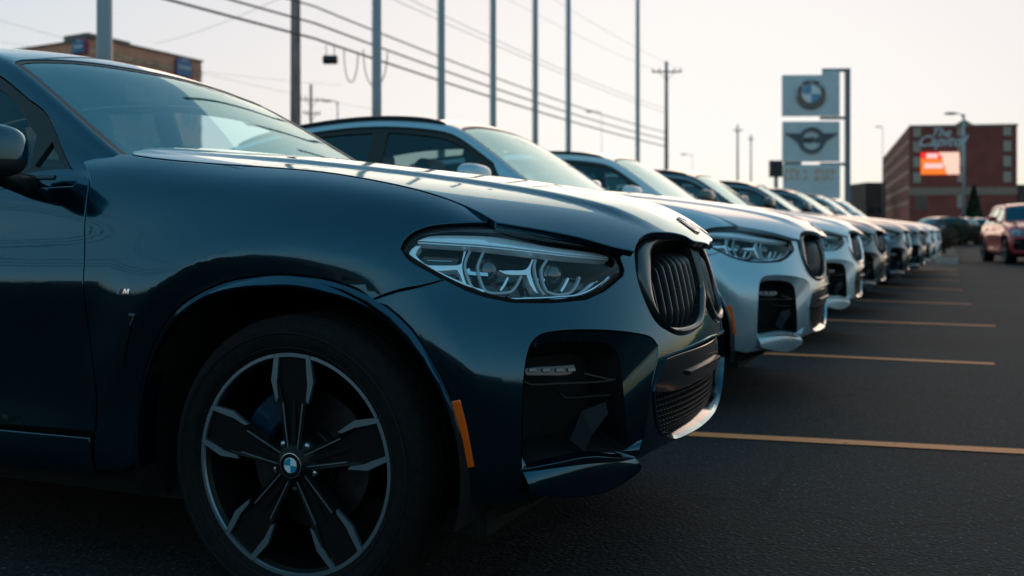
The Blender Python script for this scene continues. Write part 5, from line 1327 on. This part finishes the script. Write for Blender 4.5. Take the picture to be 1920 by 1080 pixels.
for s0, s1, z0, z1 in ((1737, 1758, 297, 288.5), (1733, 1768, 316, 307)):
    slab_on(P1, P2, (s0-1705)*m2, (s1-1705)*m2, uz(z0), uz(z1), .30, .261, 'screen_text', scr, 'screen_caption')
# --- orange brick hotel behind the blue car
Q1, Q2, Q0 = gp(165, HV+F*CAMH/76.), gp(378, HV+F*CAMH/87.5), gp(-330, HV+F*CAMH/96.)
Ho = CAMH+(HV-69)/F*76
bh = empty('orange_hotel', (0,0,0), 0, 'orange-brown brick hotel behind the blue car roof', 'building')
def courses(A, Bp, z0, z1, par):
    z = z0; k = 0
    while z < z1-.05:
        hgt = min([1.05, .45][k % 2], z1-z); w_ = wall('wall', on_wall(A, Bp, 0, 0, .0 if k % 2 == 0 else .05), on_wall(A, Bp, (Vector((Bp[0],Bp[1]))-Vector((A[0],A[1]))).length, 0, .0 if k % 2 == 0 else .05), z, z+hgt, 'brick_orange' if k % 2 == 0 else 'brick_pale', par); z += hgt; k += 1
courses(Q1, Q2, 5.0, Ho, bh); courses(Q0, Q1, 5.0, Ho-.25, bh); wall('wall', Q1, Q2, 0, 5.0, 'trim_stone', bh); wall('wall', Q0, Q1, 0, 5.0, 'trim_stone', bh)
Q3 = Q0+(Q2-Q1); wall('wall', Q2, Q3, 0, Ho, 'brick_orange', bh); wall('wall', Q3, Q0, 0, Ho, 'brick_orange', bh)
LQ = (Q2-Q1).length; slab_on(Q1, Q2, -.1, LQ*.33, Ho, Ho+.28, -.5, .12, 'frame_brown', bh, 'parapet'); slab_on(Q1, Q2, LQ*.33, LQ+.1, Ho, Ho+.14, -.5, .12, 'frame_brown', bh, 'parapet')
L0 = (Q1-Q0).length; slab_on(Q0, Q1, 0, L0*.93, Ho-.25, Ho-.12, -.5, .12, 'frame_brown', bh, 'parapet'); slab_on(Q0, Q1, L0*.93, L0, Ho-.25, Ho+.28, -.5, .12, 'frame_brown', bh, 'parapet')
mesh_obj('roof', [(q.x,q.y,Ho-.4) for q in (Q0,Q1,Q2,Q3)], [(0,1,2,3)], 'roof_grey', bh, False)
for k in range(4):
    for z in (3.2, 6.8, 10.2):
        window(Q1, Q2, LQ*(k+.5)/4, z, 1.6, 1.8, bh, 'window_dark'); 
        window(Q0, Q1, L0*(.62+.1*k), z, 1.6, 1.8, bh, 'window_dark')
principled('sign_blue', (0.01, 0.13, 0.30), 0.4); principled('sign_red', (0.45, 0.02, 0.04), 0.5); principled('sign_white', (0.7, 0.72, 0.75), 0.5)
principled('sign_dark_blue', (0.01, 0.03, 0.08), 0.4)
def hotel_sign(A, Bp, s, z, w, h, label):
    ang = math.atan2(Bp[1]-A[1], Bp[0]-A[0]); p = on_wall(A, Bp, s, z, .0)
    e = empty('hotel_sign', p, ang, label, 'sign', 'blue hotel signs on the orange brick')
    def shape(k, o): 
        pts = [(-w/2*k+o, -h/2*k), (w/2*k+o, -h/2*k)]
        for i in range(9): t = PI*i/8; pts.append((w/2*k*math.cos(t)+o, h*k*(.22+.28*math.sin(t))))
        return pts
    s1 = MB(); s1.prism(shape(1, .12), -.24, -.02, lambda x, y, q: (x, q, y)); s1.obj('backing', 'sign_red', e)
    s1 = MB(); s1.prism(shape(.93, 0), -.32, -.241, lambda x, y, q: (x, q, y)); s1.obj('face', 'sign_blue', e)
    text_obj('lettering', 'Fairfield', h*.30, (0, -.335, -h*.05), 'sign_white', e, 0, .01, shear=.25, bold=.012)
    s1 = MB(); pts = []
    for i in range(11): t = i/10; pts.append(Vector((-w*.22+w*.5*t, -.34, h*(.22+.10*math.sin(t*PI)))))
    s1.tube(pts, [.01+.05*math.sin(PI*i/10) for i in range(11)], 5); s1.obj('swoosh', 'sign_white', e, True)
hotel_sign(Q0, Q1, L0-(.70), CAMH+(HV-90)/F*77, 1.5, 1.05, 'smaller blue hotel sign left of the thick flagpole')
hotel_sign(Q1, Q2, LQ*.80, CAMH+(HV-125)/F*85, 1.95, 1.6, 'larger blue hotel sign near the right end of the orange brick wall')
# --- low distant buildings
def low_block(u0, u1, v, Z, mat, label):
    A, Bp = gp(u0, HV+F*CAMH/Z), gp(u1, HV+F*CAMH/Z); h = CAMH+(HV-v)/F*Z; e = empty('low_building', (0,0,0), 0, label, 'building', 'low buildings on the horizon')
    b = (Vector((-(Bp-A).y, (Bp-A).x, 0)).normalized())*14; C_, D_ = Bp+b, A+b
    wall('wall', A, Bp, 0, h, mat, e); wall('wall', Bp, C_, 0, h, mat, e); wall('wall', C_, D_, 0, h, mat, e); wall('wall', D_, A, 0, h, mat, e)
    mesh_obj('roof', [(q.x, q.y, h-.2) for q in (A, Bp, C_, D_)], [(0,1,2,3)], 'roof_grey', e, False)
    l = (Bp-A).length; n = max(2, int(l/5))
    for k in range(n): window(A, Bp, l*(k+.5)/n, h*.45, 2.0, 1.6, e, 'window_dark')
low_block(1624, 1660, 342, 240, 'brick_dark', 'low dark block just left of the red brick hotel')
low_block(1908, 2080, 346, 230, 'brick_dark', 'low dark block at the right edge, behind the red car')
low_block(1470, 1622, 392, 300, 'brick_dark', 'long low block on the horizon under the sunset glow')
low_block(1000, 1330, 396, 320, 'brick_dark', 'long low block on the horizon behind the middle of the car row')
low_block(-600, -180, 330, 150, 'brick_dark', 'low dark block left of the orange-brown hotel')

# ================================================================== planting
def leafmat(name, c):
    m = principled(name, c, 0.7, 0, .3); grain(m, 1.5, .55, 1.5); return m
leafmat('leaf_conifer', (0.02, 0.035, 0.018)); leafmat('leaf_brown', (0.10, 0.055, 0.035)); leafmat('leaf_dark', (0.035, 0.045, 0.025)); principled('bark', (0.06, 0.045, 0.035), .9)
def leaves(n, fn, size, mat, par, name='foliage'):
    v = []; f = []
    for i in range(n):
        p = Vector(fn()); a = Vector(rng.normal(size=3)).normalized(); b = a.orthogonal().normalized(); c = a.cross(b); s_ = size*random.uniform(.5, 1.4); k = len(v)
        v += [p+b*s_, p+c*s_*.5, p-b*s_, p-c*s_*.5]; f.append((k, k+1, k+2, k+3))
    return mesh_obj(name, v, f, mat, par, False)
def conifer(u, Z, vtop, w, label):
    p = gp(u, HV+F*CAMH/Z); h = CAMH+(HV-vtop)/F*Z
    e = empty('conifer_tree', (p.x, p.y, 0), 0, label, 'tree')
    s = MB(); s.tube([(0,0,0), (0,0,h*.9)], [.2, .04], 8); s.obj('trunk', 'bark', e, True)
    def fn():
        t = random.random()**1.5; z = h*(.06+.94*t); tier = 1-.25*((z*1.6) % 1); r = w*(1-t)**.9*tier*math.sqrt(random.random())+.05; a = random.random()*2*PI; return (r*math.cos(a), r*math.sin(a), z-.25*r)
    leaves(9000, fn, .22, 'leaf_conifer', e, 'crown')
conifer(1826, 150, 348, 1.9, 'dark pointed conifer in front of the red brick hotel')
def bush(pt, w, h, mat, label, n=2600, size=.045):
    e = empty('shrub', pt, 0, label, 'shrub', 'shrubs on the planted island')
    s = MB()
    for k in range(9):
        a = random.random()*2*PI; q = Vector((math.cos(a)*w*.45, math.sin(a)*w*.45, h*random.uniform(.6, .95))); s.tube([(0,0,0), q*.5+Vector((0,0,h*.12)), q], [.02, .012, .005], 5)
    s.obj('stem', 'bark', e, True)
    lob = [(random.uniform(-.6,.6)*w*.6, random.uniform(-.6,.6)*w*.6, h*random.uniform(.4,.75), random.uniform(.3,.5)*w) for _ in range(9)]
    def fn():
        c = random.choice(lob); d = Vector(rng.normal(size=3)).normalized()*c[3]*random.uniform(.5, 1.05); return (c[0]+d.x, c[1]+d.y, max(.04, c[2]+d.z*.75))
    leaves(n, fn, size, mat, e, 'crown')
isl = [gp(1752, 493), gp(1797, 496), gp(1796, 489), gp(1783, 461), gp(1768, 459)]
isl = [Vector((q.x, q.y, 0)) for q in isl]
s = MB(); s.prism([(q.x, q.y) for q in isl], 0, .14); o = s.obj('kerb', 'kerb_stone'); tag(o, kind='structure')
cen = sum((q for q in isl), Vector())/len(isl)
s = MB(); s.prism([((q.x-cen.x)*.93+cen.x, (q.y-cen.y)*.96+cen.y) for q in isl], .10, .165); o = s.obj('planting_bed', 'mulch'); tag(o, kind='structure')
for i, (u, Z, w, h, mt, lab) in enumerate(((1771, 33, .42, .85, 'leaf_brown', 'small brown shrub at the near end of the planted island'), (1767, 40, .7, 1.15, 'leaf_brown', 'reddish-brown shrub just past the last parked nose'), (1790, 54, 1.0, 1.45, 'leaf_dark', 'dark round shrub behind the kerb end'),
        (1812, 58, 1.2, 1.5, 'leaf_brown', 'wide brown shrub in the gap before the red car'), (1834, 58, 1.0, 1.3, 'leaf_dark', 'dark shrub hard against the red car'))):
    p = gp(u, HV+F*CAMH/Z); bush((p.x, p.y, .05), w, h, mt, lab)
o = leaves(26000, lambda: (lambda a, r: (a, 255+random.uniform(-6, 6)+a*.05, abs(random.gauss(0, 1))*1.6*(.6+.5*math.sin(a*.13)+.5*math.sin(a*.031+1))+.1))(random.uniform(-260, 130), 0), .42, 'leaf_dark', None, 'distant_trees'); tag(o, kind='stuff')
# what stands across the lot behind the photographer (seen only as reflections in the paint)
bk_ = empty('showroom', (0,0,0), 0, 'long low dark showroom across the lot, seen only mirrored in the car paint', 'building')
wall('wall', (40, -38), (-45, -38), 0, 5.2, 'brick_dark', bk_, .4); wall('wall', (-45, -38), (-45, -60), 0, 5.2, 'brick_dark', bk_); wall('wall', (40, -60), (40, -38), 0, 5.2, 'brick_dark', bk_)
mesh_obj('roof', [(40,-38,5),(-45,-38,5),(-45,-60,5),(40,-60,5)], [(0,1,2,3)], 'roof_grey', bk_, False)
for k in range(14): window((40, -38), (-45, -38), 4+k*6, 1.9, 4.4, 2.8, bk_, 'window_dark')
o = leaves(16000, lambda: (random.uniform(-220, 220), -90+random.uniform(-6, 6), abs(random.gauss(0, 1))*4), .8, 'leaf_dark', None, 'tree_belt'); tag(o, kind='stuff')
# ================================================================== the cars
def repaint(root, paint_, trim=None):
    for o in [root]+list(root.children_recursive):
        if o.type == 'MESH' and o.data.materials and o.data.materials[0] and o.data.materials[0].name == 'navy':
            o.material_slots[0].link = 'OBJECT'; o.material_slots[0].material = MATS[paint_]
        if trim and o.name.split('.')[0] in ('window_trim', 'belt_trim'):
            o.material_slots[0].link = 'OBJECT'; o.material_slots[0].material = MATS[trim]
GRP = 'cars parked nose-out in one row'
hero = empty('parked_car', C1, 0, 'dark blue coupe-roofed car nearest the camera, cut by the left edge', 'car', GRP)
make_base(hero)
def copy_filtered(src, parent, skip, depth=0):
    c = src.copy(); COL.objects.link(c); c.parent = parent
    if 'label' in c.keys() and parent is not None: del c['label']
    for ch in src.children:
        if ch.name.split('.')[0] in skip: continue
        copy_filtered(ch, c, skip, depth+1)
    return c
suv = copy_filtered(hero, None, set())
make_greenhouse(hero, 'coupe'); interior(hero, 'coupe')
# air vent behind the wheel and the three-stripe badge, on the first car
for o_ in (hero,):
    for k, (uu, mt) in enumerate(((220, 'stripe_light'), (223.6, 'sign_dark_blue'), (227.2, 'stripe_red'))):
        panel('wing_badge', B, px(B, [(uu, 551.5), (uu+3.2, 541.5), (uu+6.4, 541.5), (uu+3.2, 551.5)]), mt, parent=o_, h=.01, depth=-.002, gap=0, bev=.0003, flange=.003, smooth=False)
    panel('wing_badge', B, px(B, [(230.5,551.5),(233.5,541.5),(237,541.5),(237.8,546),(240.5,541.5),(244,541.5),(242,551.5),(239.2,551.5),(240.3,546.5),(237.5,551),(235.5,551),(235,546.5),(233.5,551.5)]), 'chrome', parent=o_, h=.01, depth=-.002, gap=0, bev=.0003, flange=.003, smooth=False)
    v_ = bpy.data.objects.new('air_vent', None)
    vs_ = px(B, [(243,590),(254,591),(248,606),(240,640),(233,690),(226,690),(232,640)])
    panel('air_vent', B, vs_, 'black_gloss', parent=o_, h=.015, depth=-.003, gap=0, bev=.001, flange=.006)
    ribbon('vent_trim', B, px(B, [(244,590),(254,590.5),(250,600),(246,609)]), .006, -.006, .004, 'chrome', o_)
fast = copy_filtered(suv, None, set())
make_greenhouse(suv, 'suv'); interior(suv, 'suv'); make_greenhouse(fast, 'fastback'); interior(fast, 'suv')
NEARP = {'wheel_bolt', 'sidewall_rib', 'steering_wheel'}
FARP = NEARP | {'guide_groove', 'pocket_rib', 'step_trim', 'guide_edge', 'brake_disc', 'brake_caliper', 'headrest', 'spoke_line', 'fog_led', 'lamp_trim', 'grille_well', 'light_ring_inner', 'lower_tray', 'roof_lining', 'rear_view_mirror'}
rows = [(6.38, -1.500, 'silver_blue', 'black_satin', 'silver-blue wagon second in the row, its amber marker and grille facing out'),
        (9.60, -1.535, 'mineral_white', None, 'whitish car third in the row, right behind the silver-blue one'),
        (12.75, -1.520, 'graphite', None, 'grey car fourth in the row, just past the whitish one'),
        (15.95, -1.370, 'dark_grey', None, 'dark grey car fifth in the row'),
        (19.10, -1.240, 'deep_blue', None, 'dark blue car sixth in the row'),
        (22.2, -1.150, 'pale_silver', None, 'pale silver car seventh in the row, noses out past the dark one'),
        (25.3, -1.080, 'mineral_white', None, 'farthest whitish car at the far end of the row')]
def flatc(name, base, **k):
    return principled(name, base, **k)
ordered = []
for i, (y, x, pt_, trim, lab) in enumerate(rows):
    c = fast if i == 0 else suv if i == 1 else copy_filtered(suv, None, NEARP if i < 3 else FARP)
    ordered.append(c)
    c.location = (x, y, 0); c.rotation_euler = (0, 0, math.radians([0, .5, -.6, .9, -.5, .7, -.4][i])); c['label'] = lab; c['group'] = GRP; c['category'] = 'car'
    for o in c.children:
        if o.name.split('.')[0] == 'door_mirror': o.location.z += .075; o.location.x -= .05
for i, (c, r) in enumerate(zip(ordered, rows)):
    repaint(c, r[2], r[3])
    if r[2] in ('mineral_white', 'dark_grey', 'pale_silver'):          # bright-work round the kidneys of these
        for o in c.children_recursive:
            if o.name.split('.')[0] == 'kidney_grille': o.material_slots[0].link = 'OBJECT'; o.material_slots[0].material = MATS['chrome']
# cars elsewhere on the lot
DIST = FARP | {'bonnet_badge', 'seat', 'dashboard', 'inner_tub_', 'spoke_bracket', 'projector_lens', 'spoke_rail', 'hub', 'centre_cap', 'intake_mesh', 'light_ring', 'cross_bar'}
def put_car(u, Z, head, paint_, label, skip=DIST, group='cars scattered over the far lot'):
    p = gp(u, HV+F*CAMH/Z); c = copy_filtered(suv, None, skip); c['label'] = label; c['group'] = group; c['category'] = 'car'
    off = Vector((-1.43, 0, 0)); R = Matrix.Rotation(head, 4, 'Z'); c.rotation_euler = (0, 0, head); c.location = Vector((p.x, p.y, 0))-(R @ off)
    repaint(c, paint_); return c
rc = put_car(1930, 29.5, -PI/2+.16, 'wine_red', 'wine-red car facing the camera at the right edge', NEARP, 'cars scattered over the far lot')
put_car(1748, 62, -PI/2-.9, 'dark_grey', 'dark car with a glinting mirror just beyond the end of the row')
put_car(1795, 64, -PI/2-.3, 'graphite', 'dark car behind the island shrubs')
put_car(1833, 66, -PI/2+.5, 'silver_blue', 'pale car behind the island, left of the red car')
put_car(1648, 95, .3, 'pale_silver', 'small pale car in front of the low dark block')
put_car(1672, 105, .3, 'mineral_white', 'small whitish car at the foot of the red brick hotel')
